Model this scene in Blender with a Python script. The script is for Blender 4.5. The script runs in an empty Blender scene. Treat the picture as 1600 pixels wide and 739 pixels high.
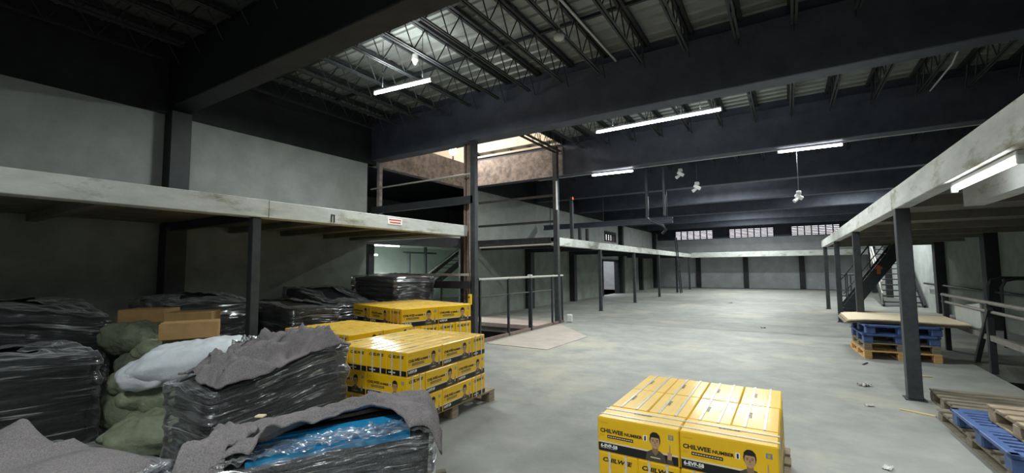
import bpy, math, random
from math import sin, cos, pi, radians as R
from mathutils import Vector, Matrix, noise

# ------------------------------------------------------------------ camera, world, exposure
SC = bpy.context.scene
COL = SC.collection
SC.view_settings.view_transform = 'Standard'
SC.view_settings.look = 'None'
SC.view_settings.gamma = 1.0
SC.view_settings.use_curve_mapping = False
SC.view_settings.exposure = 0.0

YAW, PITCH, ROLL, FPX, CAMH = 32.017, 4.131, 0.4656, 685.8, 1.6
def make_camera():
    y, p, r = R(YAW), R(PITCH), R(ROLL)
    fwd = Vector((-sin(y) * cos(p), cos(y) * cos(p), sin(p)))
    right = Vector((cos(y), sin(y), 0))
    up = right.cross(fwd)
    r2 = right * cos(r) - up * sin(r)
    u2 = right * sin(r) + up * cos(r)
    cd = bpy.data.cameras.new('camera')
    cd.sensor_width = 36.0
    cd.lens = 36.0 * FPX / 1600.0
    cd.clip_start = 0.05
    cd.clip_end = 300
    cam = bpy.data.objects.new('camera', cd)
    m = Matrix((r2, u2, -fwd)).transposed().to_4x4()
    m.translation = Vector((0, 0, CAMH))
    cam.matrix_world = m
    COL.objects.link(cam)
    SC.camera = cam
make_camera()

W = bpy.data.worlds.new('World')
SC.world = W
W.use_nodes = True
bg = W.node_tree.nodes['Background']
bg.inputs[0].default_value = (0.93, 0.92, 1.0, 1)
bg.inputs[1].default_value = 3.0

TUBE = 118.0          # watt of one fluorescent tube lamp
COOL = (0.94, 1.0, 0.97)

# ------------------------------------------------------------------ materials
MATS = {}
def nodes_of(name):
    m = bpy.data.materials.new(name)
    m.use_nodes = True
    nt = m.node_tree
    return m, nt, nt.nodes['Principled BSDF']

def mat(name, c1, c2=None, scale=6.0, rough=0.7, bump=0.0, bscale=None, metal=0.0, stretch=(1, 1, 1),
        detail=5.0, coat=0.0, lo=0.35, hi=0.65, c3=None, s3=1.2, lo3=0.52, hi3=0.66, spec=0.4, bdist=0.02):
    m, nt, b = nodes_of(name)
    N, L = nt.nodes, nt.links
    b.inputs['Roughness'].default_value = rough
    b.inputs['Metallic'].default_value = metal
    b.inputs['Specular IOR Level'].default_value = spec
    b.inputs['Coat Weight'].default_value = coat
    b.inputs['Coat Roughness'].default_value = 0.15
    b.inputs['Base Color'].default_value = (*c1, 1)
    tc = N.new('ShaderNodeTexCoord')
    mp = N.new('ShaderNodeMapping')
    mp.inputs['Scale'].default_value = stretch
    L.new(tc.outputs['Object'], mp.inputs['Vector'])
    if c2:
        nz = N.new('ShaderNodeTexNoise')
        nz.inputs['Scale'].default_value = scale
        nz.inputs['Detail'].default_value = detail
        nz.inputs['Roughness'].default_value = 0.62
        L.new(mp.outputs['Vector'], nz.inputs['Vector'])
        rp = N.new('ShaderNodeValToRGB')
        rp.color_ramp.elements[0].position = lo
        rp.color_ramp.elements[1].position = hi
        rp.color_ramp.elements[0].color = (*c1, 1)
        rp.color_ramp.elements[1].color = (*c2, 1)
        L.new(nz.outputs['Fac'], rp.inputs['Fac'])
        out = rp.outputs['Color']
        if c3:
            n3 = N.new('ShaderNodeTexNoise')
            n3.inputs['Scale'].default_value = s3
            n3.inputs['Detail'].default_value = 7
            n3.inputs['Roughness'].default_value = 0.7
            L.new(mp.outputs['Vector'], n3.inputs['Vector'])
            r3 = N.new('ShaderNodeValToRGB')
            r3.color_ramp.elements[0].position = lo3
            r3.color_ramp.elements[1].position = hi3
            L.new(n3.outputs['Fac'], r3.inputs['Fac'])
            mx = N.new('ShaderNodeMix')
            mx.data_type = 'RGBA'
            L.new(r3.outputs['Color'], mx.inputs['Factor'])
            L.new(out, mx.inputs['A'])
            mx.inputs['B'].default_value = (*c3, 1)
            out = mx.outputs['Result']
        L.new(out, b.inputs['Base Color'])
    if bump:
        bz = N.new('ShaderNodeTexNoise')
        bz.inputs['Scale'].default_value = bscale or scale
        bz.inputs['Detail'].default_value = 4
        L.new(mp.outputs['Vector'], bz.inputs['Vector'])
        bp = N.new('ShaderNodeBump')
        bp.inputs['Strength'].default_value = bump
        bp.inputs['Distance'].default_value = bdist
        L.new(bz.outputs['Fac'], bp.inputs['Height'])
        L.new(bp.outputs['Normal'], b.inputs['Normal'])
    MATS[name] = m
    return m

def film_mat(name, tint, streak, amount=0.22, rough=0.16, bump=0.9):
    """clear stretch film: mostly see-through with glossy wrinkles"""
    m, nt, b = nodes_of(name)
    N, L = nt.nodes, nt.links
    N.remove(b)
    tc = N.new('ShaderNodeTexCoord')
    mp = N.new('ShaderNodeMapping')
    mp.inputs['Scale'].default_value = streak
    L.new(tc.outputs['UV'], mp.inputs['Vector'])
    nz = N.new('ShaderNodeTexNoise')
    nz.inputs['Scale'].default_value = 1.0
    nz.inputs['Detail'].default_value = 2
    nz.inputs['Roughness'].default_value = 0.45
    nz.inputs['Distortion'].default_value = 0.5
    L.new(mp.outputs['Vector'], nz.inputs['Vector'])
    bp = N.new('ShaderNodeBump')
    bp.inputs['Strength'].default_value = bump
    bp.inputs['Distance'].default_value = 0.027
    L.new(nz.outputs['Fac'], bp.inputs['Height'])
    tr = N.new('ShaderNodeBsdfTransparent')
    tr.inputs['Color'].default_value = (*tint, 1)
    gl = N.new('ShaderNodeBsdfGlossy')
    gl.inputs['Roughness'].default_value = rough
    gl.inputs['Color'].default_value = (0.95, 0.97, 1, 1)
    L.new(bp.outputs['Normal'], gl.inputs['Normal'])
    fr = N.new('ShaderNodeFresnel')
    fr.inputs['IOR'].default_value = 1.5
    L.new(bp.outputs['Normal'], fr.inputs['Normal'])
    # crinkled streaks, where the film folds on itself and turns whitish
    m2 = N.new('ShaderNodeMapping')
    m2.inputs['Scale'].default_value = (streak[0] * .8, streak[1] * .9, 1)
    m2.inputs['Location'].default_value = (3.3, 1.7, 0)
    m2.inputs['Rotation'].default_value = (0, 0, .12)
    L.new(tc.outputs['UV'], m2.inputs['Vector'])
    n2 = N.new('ShaderNodeTexNoise')
    n2.inputs['Scale'].default_value = 1.0
    n2.inputs['Detail'].default_value = 5
    n2.inputs['Roughness'].default_value = 0.65
    n2.inputs['Distortion'].default_value = 1.2
    L.new(m2.outputs['Vector'], n2.inputs['Vector'])
    rp = N.new('ShaderNodeMapRange')
    rp.interpolation_type = 'SMOOTHSTEP'
    rp.inputs['From Min'].default_value = .55
    rp.inputs['From Max'].default_value = .68
    rp.inputs['To Min'].default_value = .02
    rp.inputs['To Max'].default_value = amount
    L.new(n2.outputs['Fac'], rp.inputs['Value'])
    ad = N.new('ShaderNodeMath')
    ad.operation = 'MULTIPLY_ADD'
    ad.use_clamp = True
    ad.inputs[1].default_value = 1.6
    L.new(fr.outputs['Fac'], ad.inputs[0])
    L.new(rp.outputs['Result'], ad.inputs[2])
    df = N.new('ShaderNodeBsdfDiffuse')
    df.inputs['Color'].default_value = (.75, .77, .8, 1)
    L.new(bp.outputs['Normal'], df.inputs['Normal'])
    sm = N.new('ShaderNodeMixShader')
    sm.inputs[0].default_value = .30
    L.new(gl.outputs[0], sm.inputs[1])
    L.new(df.outputs[0], sm.inputs[2])
    ms = N.new('ShaderNodeMixShader')
    L.new(ad.outputs[0], ms.inputs[0])
    L.new(tr.outputs[0], ms.inputs[1])
    L.new(sm.outputs[0], ms.inputs[2])
    L.new(ms.outputs[0], N['Material Output'].inputs['Surface'])
    MATS[name] = m
    return m

def glow(name, col, strength):
    m, nt, b = nodes_of(name)
    nt.nodes.remove(b)
    e = nt.nodes.new('ShaderNodeEmission')
    e.inputs[0].default_value = (*col, 1)
    e.inputs[1].default_value = strength
    nt.links.new(e.outputs[0], nt.nodes['Material Output'].inputs['Surface'])
    MATS[name] = m
    return m

mat('floor', (.205, .213, .203), (.275, .282, .266), 2.2, .62, .12, 30, c3=(.385, .36, .295), s3=.42, lo3=.50, hi3=.68, spec=.35)
mat('floor_strip', (.185, .192, .183), (.25, .256, .243), 2.2, .66, .12, 30, c3=(.33, .31, .26), s3=.42, lo3=.5, hi3=.68, spec=.3)
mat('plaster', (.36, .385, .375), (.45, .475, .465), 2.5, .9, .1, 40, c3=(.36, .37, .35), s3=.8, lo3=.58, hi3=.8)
mat('plaster_shaded', (.20, .225, .20), (.27, .295, .265), 2.5, .9, .1, 40, c3=(.16, .175, .15), s3=.8, lo3=.58, hi3=.8)  # plaster with the shade under the mezzanines put into its colour
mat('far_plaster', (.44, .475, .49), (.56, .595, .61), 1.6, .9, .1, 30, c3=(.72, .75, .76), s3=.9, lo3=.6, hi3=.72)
mat('fascia', (.46, .48, .46), (.60, .62, .60), 3.0, .8, .1, 40, c3=(.27, .26, .19), s3=1.7, lo3=.53, hi3=.66, stretch=(1, .7, 2.2))
mat('deck', (.13, .125, .10), (.19, .185, .15), 3, .8, .1, 30)
mat('girder', (.055, .063, .092), (.082, .092, .126), 3, .55, .15, 18, spec=.45)  # bluish lens haze is mixed into this dark paint
mat('girder_shaded', (.016, .017, .020), (.026, .028, .033), 3, .6, .15, 18, spec=.35)  # same girder paint, darkened for the unlit near bays
mat('sheet_shaded', (.10, .105, .10), (.15, .155, .15), 1.3, .6, .05, 20)  # roof sheet colour darkened where the near bays get no light
mat('dark', (.018, .020, .024), (.028, .031, .036), 6, .5, .05, 40)
mat('steel_post', (.024, .028, .032), (.042, .047, .052), 9, .5, .06, 60)
mat('joist', (.022, .025, .028), (.036, .039, .042), 8, .55)
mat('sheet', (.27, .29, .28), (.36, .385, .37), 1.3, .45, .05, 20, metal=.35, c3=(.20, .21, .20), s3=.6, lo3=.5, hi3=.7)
mat('worn', (.40, .36, .35), (.20, .185, .19), 7, .8, .2, 30, lo=.4, hi=.66, c3=(.13, .12, .125), s3=1.5, lo3=.52, hi3=.7)
mat('cream', (.74, .70, .62), (.80, .76, .69), 2, .9)
mat('cyan_wall', (.55, .64, .58), (.62, .70, .64), 2, .9)
mat('rust', (.16, .11, .09), (.24, .17, .14), 12, .7, .2, 50)
mat('rail_light', (.36, .35, .32), (.44, .42, .38), 12, .5)
mat('steel_dull', (.13, .125, .11), (.19, .18, .16), 12, .6)
mat('white_paint', (.75, .76, .75), None, rough=.4)
mat('grey_plastic', (.55, .56, .56), None, rough=.5)
mat('felt', (.17, .156, .160), (.29, .268, .278), 130, .95, .8, 160, detail=3, lo=.36, hi=.66, c3=(.28, .25, .26), s3=3, spec=.1, bdist=.01)
mat('felt_dark', (.055, .054, .058), (.14, .135, .142), 110, .95, .7, 140, detail=3, spec=.1, bdist=.01)
mat('black_sheet', (.007, .008, .010), (.016, .017, .021), 20, .7, .3, 30, spec=.2)
mat('navy_sheet', (.014, .018, .026), (.03, .036, .046), 14, .45, .3, 30)
mat('brown_sheet', (.05, .042, .034), (.10, .085, .065), 16, .6, .3, 30)
mat('blue_sheet', (.02, .27, .56), (.03, .33, .64), 5, .32, .05, 30, coat=.4, stretch=(1, 6, 1))
mat('sack', (.19, .225, .15), (.26, .295, .205), 9, .75, .6, 26, c3=(.15, .18, .12), s3=4, spec=.25)
mat('sack_dark', (.15, .17, .115), (.20, .225, .16), 9, .75, .6, 26, spec=.25)
mat('white_bag', (.62, .66, .72), (.70, .74, .79), 8, .6, .25, 30)
mat('cardboard', (.30, .18, .07), (.36, .22, .09), 8, .8, .12, 60)
mat('tape', (.55, .42, .24), None, rough=.3)
mat('yellow', (.84, .49, .006), (.89, .545, .010), 4, .42, .12, 9, coat=.3)
mat('print_black', (.012, .012, .014), None, rough=.4)
mat('print_beige', (.80, .66, .42), None, rough=.4)
mat('print_white', (.85, .85, .83), None, rough=.4)
mat('print_blue', (.13, .26, .40), None, rough=.4)
mat('print_amber', (.62, .36, .012), None, rough=.45)
mat('print_skin', (.50, .30, .16), None, rough=.5)
mat('print_shadow', (.27, .155, .08), None, rough=.5)
mat('print_hair', (.015, .013, .012), None, rough=.5)
mat('print_jacket', (.052, .047, .036), (.10, .09, .07), 60, .5)
mat('print_red', (.60, .06, .04), None, rough=.5)
mat('strap', (.60, .54, .42), (.74, .69, .58), 40, .3, coat=.2)
mat('pallet_wood', (.21, .165, .115), (.33, .27, .19), 5, .85, .3, 30, stretch=(1, 7, 7))
mat('pallet_old', (.15, .13, .095), (.25, .22, .165), 5, .9, .3, 30, stretch=(1, 7, 7))
mat('pallet_fresh', (.50, .29, .10), (.62, .39, .16), 5, .8, .2, 30, stretch=(1, 7, 7))
mat('plywood', (.62, .52, .36), (.70, .60, .44), 5, .7, .1, 30, stretch=(1, 6, 6))
mat('pine', (.60, .44, .20), (.70, .54, .28), 5, .7, .1, 30, stretch=(1, 6, 6))
mat('blue_plastic', (.045, .085, .22), (.075, .125, .29), 7, .5, .1, 40)
mat('yellow_box', (.75, .50, .03), None, rough=.4)
mat('orange', (.38, .11, .03), None, rough=.6)
mat('paper', (.52, .515, .49), None, rough=.8)
mat('platform', (.42, .35, .32), (.50, .42, .39), 5, .6, .1, 30)
mat('plate', (.33, .295, .265), (.40, .36, .325), 3, .65, .1, 40)
mat('panel', (.27, .29, .275), (.33, .35, .335), 3, .6)
mat('pit', (.006, .005, .006), (.010, .009, .010), 3, .9)
film_mat('film', (.97, .97, .98), (8.0, 20, 1), .75, .20, 1.0)
film_mat('film_fine', (.96, .97, .98), (6.0, 28, 1), .8, .19, 1.0)
film_mat('film_dull', (.86, .88, .86), (6, 14, 1), .5, .3)
glow('tube_glow', (.93, .97, 1), 22)
glow('tube_dim', (.93, .97, 1), 12)
glow('bulb_glow', (1, .80, .58), 40)
glow('led_red', (1, .12, .06), 2.0)

# ------------------------------------------------------------------ mesh helpers
class MB:
    def __init__(s): s.v, s.f, s.m, s.uv = [], [], [], None
    def add(s, vs, fs, mi=0):
        o = len(s.v)
        s.v += [tuple(v) for v in vs]
        s.f += [tuple(i + o for i in f) for f in fs]
        s.m += [mi] * len(fs)
        return s
    def box(s, x0, x1, y0, y1, z0, z1, mi=0, M=None):
        vs = [Vector((x, y, z)) for z in (z0, z1) for y in (y0, y1) for x in (x0, x1)]
        if M is not None: vs = [M @ v for v in vs]
        return s.add(vs, [(0, 2, 3, 1), (4, 5, 7, 6), (0, 1, 5, 4), (2, 6, 7, 3), (0, 4, 6, 2), (1, 3, 7, 5)], mi)
    def bbox(s, x0, x1, y0, y1, z0, z1, c=.01, mi=0, M=None):
        """box with chamfered edges: 24 verts"""
        vs, idx = [], {}
        for ix, X in ((0, x0), (1, x1)):
            for iy, Y in ((0, y0), (1, y1)):
                for iz, Z in ((0, z0), (1, z1)):
                    sx, sy, sz = (c if ix == 0 else -c), (c if iy == 0 else -c), (c if iz == 0 else -c)
                    for k, v in enumerate(((X, Y + sy, Z + sz), (X + sx, Y, Z + sz), (X + sx, Y + sy, Z))):
                        idx[(ix, iy, iz, k)] = len(vs)
                        vs.append(Vector(v))
        g = lambda a, b_, c_, k: idx[(a, b_, c_, k)]
        fs = []
        for a in (0, 1):
            q = [g(a, 0, 0, 0), g(a, 1, 0, 0), g(a, 1, 1, 0), g(a, 0, 1, 0)]
            fs.append(q if a else q[::-1])
            q = [g(0, a, 0, 1), g(1, a, 0, 1), g(1, a, 1, 1), g(0, a, 1, 1)]
            fs.append(q[::-1] if a else q)
            q = [g(0, 0, a, 2), g(1, 0, a, 2), g(1, 1, a, 2), g(0, 1, a, 2)]
            fs.append(q if a else q[::-1])
        for a in (0, 1):
            for b_ in (0, 1):
                fs.append([g(a, b_, 0, 0), g(a, b_, 1, 0), g(a, b_, 1, 1), g(a, b_, 0, 1)])
                fs.append([g(a, 0, b_, 0), g(a, 1, b_, 0), g(a, 1, b_, 2), g(a, 0, b_, 2)])
                fs.append([g(0, a, b_, 1), g(1, a, b_, 1), g(1, a, b_, 2), g(0, a, b_, 2)])
                for c_ in (0, 1):
                    fs.append([g(a, b_, c_, 0), g(a, b_, c_, 1), g(a, b_, c_, 2)])
        if M is not None: vs = [M @ v for v in vs]
        return s.add(vs, fs, mi)
    def tube(s, pts, r, n=8, mi=0, cap=True):
        pts = [Vector(p) for p in pts]
        vs, fs = [], []
        for i, p in enumerate(pts):
            d = (pts[min(i + 1, len(pts) - 1)] - pts[max(i - 1, 0)]).normalized()
            a = d.cross(Vector((0, 0, 1)))
            if a.length < 1e-3: a = d.cross(Vector((1, 0, 0)))
            a.normalize()
            b_ = d.cross(a)
            rr = r[i] if isinstance(r, (list, tuple)) else r
            for k in range(n):
                t = 2 * pi * k / n
                vs.append(p + (a * cos(t) + b_ * sin(t)) * rr)
        for i in range(len(pts) - 1):
            for k in range(n):
                fs.append((i * n + k, i * n + (k + 1) % n, (i + 1) * n + (k + 1) % n, (i + 1) * n + k))
        if cap:
            fs.append(tuple(range(n))[::-1])
            fs.append(tuple((len(pts) - 1) * n + k for k in range(n)))
        return s.add(vs, fs, mi)
    def bar(s, a, b_, w, h, mi=0, up=(0, 0, 1)):
        """rectangular bar from a to b, w across and h along up"""
        a, b_ = Vector(a), Vector(b_)
        d = b_ - a
        L_ = d.length
        d.normalize()
        u = Vector(up)
        sd = d.cross(u)
        if sd.length < 1e-3: sd = d.cross(Vector((1, 0, 0)))
        sd.normalize()
        u = sd.cross(d).normalized()
        M = Matrix((d, sd, u)).transposed().to_4x4()
        M.translation = a
        return s.box(0, L_, -w / 2, w / 2, -h / 2, h / 2, mi, M)
    def grid(s, nu, nv, fn, mi=0, close_u=False):
        vs = [fn(i / (nu if close_u else nu - 1), j / (nv - 1)) for j in range(nv) for i in range(nu)]
        fs = []
        for j in range(nv - 1):
            for i in range(nu if close_u else nu - 1):
                i2 = (i + 1) % nu
                fs.append((j * nu + i, j * nu + i2, (j + 1) * nu + i2, (j + 1) * nu + i))
        return s.add(vs, fs, mi)
    def mesh(s, name, mats, smooth=False):
        me = bpy.data.meshes.new(name)
        me.from_pydata([tuple(v) for v in s.v], [], s.f)
        for m in (mats if isinstance(mats, (list, tuple)) else [mats]):
            me.materials.append(MATS[m])
        if any(s.m): me.polygons.foreach_set('material_index', s.m)
        if smooth: me.polygons.foreach_set('use_smooth', [True] * len(me.polygons))
        me.update()
        return me
    def build(s, name, mats, parent=None, loc=None, rz=0, smooth=False):
        return put(name, s.mesh(name, mats, smooth), parent, loc, rz)

def put(name, me, parent=None, loc=None, rz=0):
    o = bpy.data.objects.new(name, me)
    COL.objects.link(o)
    if loc: o.location = loc
    if rz: o.rotation_euler.z = rz
    if parent is not None: o.parent = parent
    return o

def tag(o, label=None, cat=None, group=None, kind=None):
    if label: o['label'] = label
    if cat: o['category'] = cat
    if group: o['group'] = group
    if kind: o['kind'] = kind
    return o

def thing(name, label, cat, loc=(0, 0, 0), rz=0, group=None, kind=None):
    return tag(put(name, None, None, loc, rz), label, cat, group, kind)

def struct(o, label, cat):
    return tag(o, label, cat, None, 'structure')

def uv_grid(me, nu, nv, close_u):
    """uv for a mesh made by one grid() call"""
    uv = me.uv_layers.new(name='UVMap')
    cu = nu if close_u else nu - 1
    k = 0
    d = [0.0] * (2 * len(me.loops))
    for j in range(nv - 1):
        for i in range(cu):
            for (a, b_) in ((i, j), (i + 1, j), (i + 1, j + 1), (i, j + 1)):
                d[k] = a / cu
                d[k + 1] = b_ / (nv - 1)
                k += 2
    uv.data.foreach_set('uv', d)

def nz(x, y, z=0.0): return noise.noise(Vector((x, y, z)))
ORD = ['first', 'second', 'third', 'fourth', 'fifth', 'sixth', 'seventh', 'eighth', 'ninth', 'tenth']

# ================================================================== SETTING
XL, XR, YB, YF = -8.9, 4.4, -6.0, 36.7
EDGE_L, EDGE_R = -5.85, 1.15
ZB, ZC = 4.37, 5.30            # girder bottom / top
BAY = [-1.25, 3.1, 7.45, 11.8, 16.15, 20.5, 24.85, 29.2, 33.55]

# floor with the lift pit and the right-hand pit left open
def floor():
    xs = [-16, -8.75, -5.78, 2.47, 4.6]
    ys = [YB - .2, 2.0, 7.7, 10.1, 10.75, YF + .2]
    mb = MB()
    for i in range(len(xs) - 1):
        for j in range(len(ys) - 1):
            cx, cy = (xs[i] + xs[i + 1]) / 2, (ys[j] + ys[j + 1]) / 2
            if -8.75 < cx < -5.78 and 7.7 < cy < 10.75: continue
            if cx > 2.47 and 2 < cy < 10.1: continue
            mb.box(xs[i], xs[i + 1], ys[j], ys[j + 1], -.25, 0)
    struct(mb.build('floor', 'floor'), 'grey green worn concrete floor running through the whole hall', 'floor')
    for (a, b_, c, d, lab) in ((-8.75, -5.78, 7.7, 10.75, 'dark pit under the goods lift'), (2.47, 4.6, 2.0, 10.1, 'dark floor pit beside the right pipe railing')):
        p = MB()
        p.box(a - .1, b_ + .1, c - .1, d + .1, -1.75, -1.6)
        p.box(a - .1, a, c - .1, d + .1, -1.6, -.25).box(b_, b_ + .1, c - .1, d + .1, -1.6, -.25)
        p.box(a, b_, c - .1, c, -1.6, -.25).box(a, b_, d, d + .1, -1.6, -.25)
        struct(p.build('floor_pit', 'pit'), lab, 'pit')
floor()

# left wall, open in the lift bay and at the far doorway and window
def wall_left():
    mb = MB()
    y0, y1 = 7.36, 11.9
    t = XL - .2
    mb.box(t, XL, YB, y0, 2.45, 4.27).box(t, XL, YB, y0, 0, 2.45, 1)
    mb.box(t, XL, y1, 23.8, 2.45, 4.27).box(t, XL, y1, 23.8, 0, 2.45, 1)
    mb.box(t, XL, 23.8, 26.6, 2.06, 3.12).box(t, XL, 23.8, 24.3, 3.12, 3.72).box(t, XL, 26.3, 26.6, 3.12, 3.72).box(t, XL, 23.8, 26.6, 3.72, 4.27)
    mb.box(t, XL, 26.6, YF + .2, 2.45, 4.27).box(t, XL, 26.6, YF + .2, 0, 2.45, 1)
    struct(mb.build('wall_left', ['plaster', 'plaster_shaded']), 'long pale plastered wall behind the left mezzanine', 'wall')
wall_left()

def wall_far():
    mb = MB()
    a, b_ = YF, YF + .2
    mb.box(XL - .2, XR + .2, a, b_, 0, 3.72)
    wins = [(-7.55, -4.72), (-3.66, -.70), (.31, 3.15)]
    xs = [XL - .2] + [v for w in wins for v in w] + [XR + .2]
    for i in range(0, len(xs), 2): mb.box(xs[i], xs[i + 1], a, b_, 3.72, 4.42, 1)
    mb.box(XL - .2, XR + .2, a, b_, 4.42, 6.0, 1)
    struct(mb.build('wall_far', ['far_plaster', 'girder']), 'far end wall with grey plaster below dark paint', 'wall')
    for n, (x0, x1) in enumerate(wins):
        w = MB().box(x0, x0 + .06, a - .03, b_, 3.72, 4.42).box(x1 - .06, x1, a - .03, b_, 3.72, 4.42).box(x0, x1, a - .03, b_, 3.72, 3.77).box(x0, x1, a - .03, b_, 4.37, 4.42)
        o = struct(w.build('window_%d' % (n + 1), 'dark'), ['left', 'middle', 'right'][n] + ' louvred window of the three in the far wall', 'window')
        nm = 6 + (n > 0)
        me = MB().box(-.03, .03, a, b_, 3.77, 4.37).mesh('mullion', 'dark')
        for k in range(1, nm): put('mullion', me, o, (x0 + (x1 - x0) * k / nm, 0, 0))
        sl = MB()
        M = Matrix.Translation((0, a + .1, 0)) @ Matrix.Rotation(R(28), 4, 'X')
        sl.box(x0 + .06, x1 - .06, -.06, .06, -.022, .022, 0, M)
        me = sl.mesh('slat', 'rust')
        for k in range(5): put('slat', me, o, (0, 0, 3.84 + k * .115))
wall_far()

def window_left():
    y0, y1, z0, z1 = 24.3, 26.3, 3.12, 3.72
    o = struct(MB().box(XL - .2, XL + .03, y0, y0 + .06, z0, z1).box(XL - .2, XL + .03, y1 - .06, y1, z0, z1).box(XL - .2, XL + .03, y0, y1, z0, z0 + .05)
               .box(XL - .2, XL + .03, y0, y1, z1 - .16, z1).build('window_4', 'dark'), 'small louvred window high in the left wall above the doorway', 'window')
    for k in range(1, 5): MB().box(XL - .15, XL - .05, y0 + (y1 - y0) * k / 5 - .025, y0 + (y1 - y0) * k / 5 + .025, z0, z1).build('mullion', 'dark', o)
    for k in range(4):
        M = Matrix.Translation((XL - .1, 0, z0 + .1 + k * .115)) @ Matrix.Rotation(R(28), 4, 'Y')
        MB().box(-.045, .045, y0, y1, -.01, .01, 0, M).build('slat', 'rust', o)
    d = struct(MB().box(XL - .2, XL + .04, 23.8, 23.95, 0, 2.06).box(XL - .2, XL + .04, 26.45, 26.6, 0, 2.06).box(XL - .2, XL + .04, 23.8, 26.6, 1.95, 2.06)
               .build('door_1', 'dark'), 'open doorway with dark frame in the far part of the left wall', 'doorway')
    # the bright yard seen through the doorway
    yd = MB().box(-13.2, -9.1, 21, 31, -.25, 0).box(-13.3, -13.2, 21, 31, 0, 2.9).box(-13.2, -9.1, 31, 31.1, 0, 2.9)
    struct(yd.build('wall_yard', 'plaster'), 'pale yard wall seen through the far left doorway', 'wall')
window_left()

struct(MB().box(XR, XR + .2, YB, 19.9, -.2, 6.0).box(XR, XR + .2, 19.9, YF + .2, -.2, 6.0, 1).build('wall_right', ['plaster_shaded', 'plaster']), 'pale plastered wall under the right mezzanine', 'wall')  # shade-darkened plaster under the mezzanine, plain plaster beyond it
struct(MB().box(XL - .2, XR + .2, YB - .2, YB, 0, 6).build('wall_back', 'plaster'), 'pale wall behind the viewer closing the hall', 'wall')

# columns on both side walls and the far wall
for i, y in enumerate([-1.25, 3.08, 15.2, 19.4, 26.75, 31.0, 34.9]):
    zt = 2.38 if i in (2, 3, 5) else 4.3
    struct(MB().bbox(XL - .05, XL + .27, y, y + .3, 0, zt, .008).build('wall_column', 'dark'),
           'dark column on the left wall, %s along from the near end' % ORD[i], 'column')
for i, y in enumerate([2.2, 6.6, 11.0, 15.4, 19.75, 24.2, 28.6, 33.0]):
    struct(MB().bbox(XR - .25, XR + .05, y, y + .32, 0, 5.3, .008).build('wall_column', 'dark'),
           'dark column on the right wall, %s along from the near end' % ORD[i], 'column')
for i, x in enumerate([-5.85, -2.6, .85]):
    struct(MB().bbox(x - .16, x + .16, YF - .25, YF, 0, 2.35, .008).build('wall_column', 'dark'),
           ['left', 'middle', 'right'][i] + ' dark column of three on the far wall under its ledge', 'column')

# girders across the hall
HOLE = (-9.1, -5.55)
for i, y in enumerate(BAY):
    g = MB().bbox(XL - .2, XR + .2, y, y + .34, ZB, ZC, .012)
    g.box(HOLE[1] if i == 3 else XL + .05, XR, y + .12, y + .22, ZC - .01, 5.56)
    struct(g.build('ceiling_girder', 'girder_shaded' if i < 2 else 'girder'), 'dark painted concrete girder across the hall, %s from the near end' % ORD[i], 'girder')
# girder along the left wall
struct(MB().box(XL - .2, XL + .02, YB, 7.62, 4.27, 5.6).box(XL - .2, XL + .02, 11.8, YF, 4.27, 5.6).build('wall_girder', 'girder_shaded'),
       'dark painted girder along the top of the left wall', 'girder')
struct(MB().box(XL - .22, XL, 7.45, 11.82, 4.27, 5.08).build('wall_girder', 'worn'), 'worn pale girder lit by the warm lamp in the lift bay', 'girder')
struct(MB().box(XL - .2, EDGE_L + .3, 11.76, 11.8, 4.36, 5.2).build('girder_facing', 'worn'), 'worn pale patchy facing of the girder behind the lift', 'girder')

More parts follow.
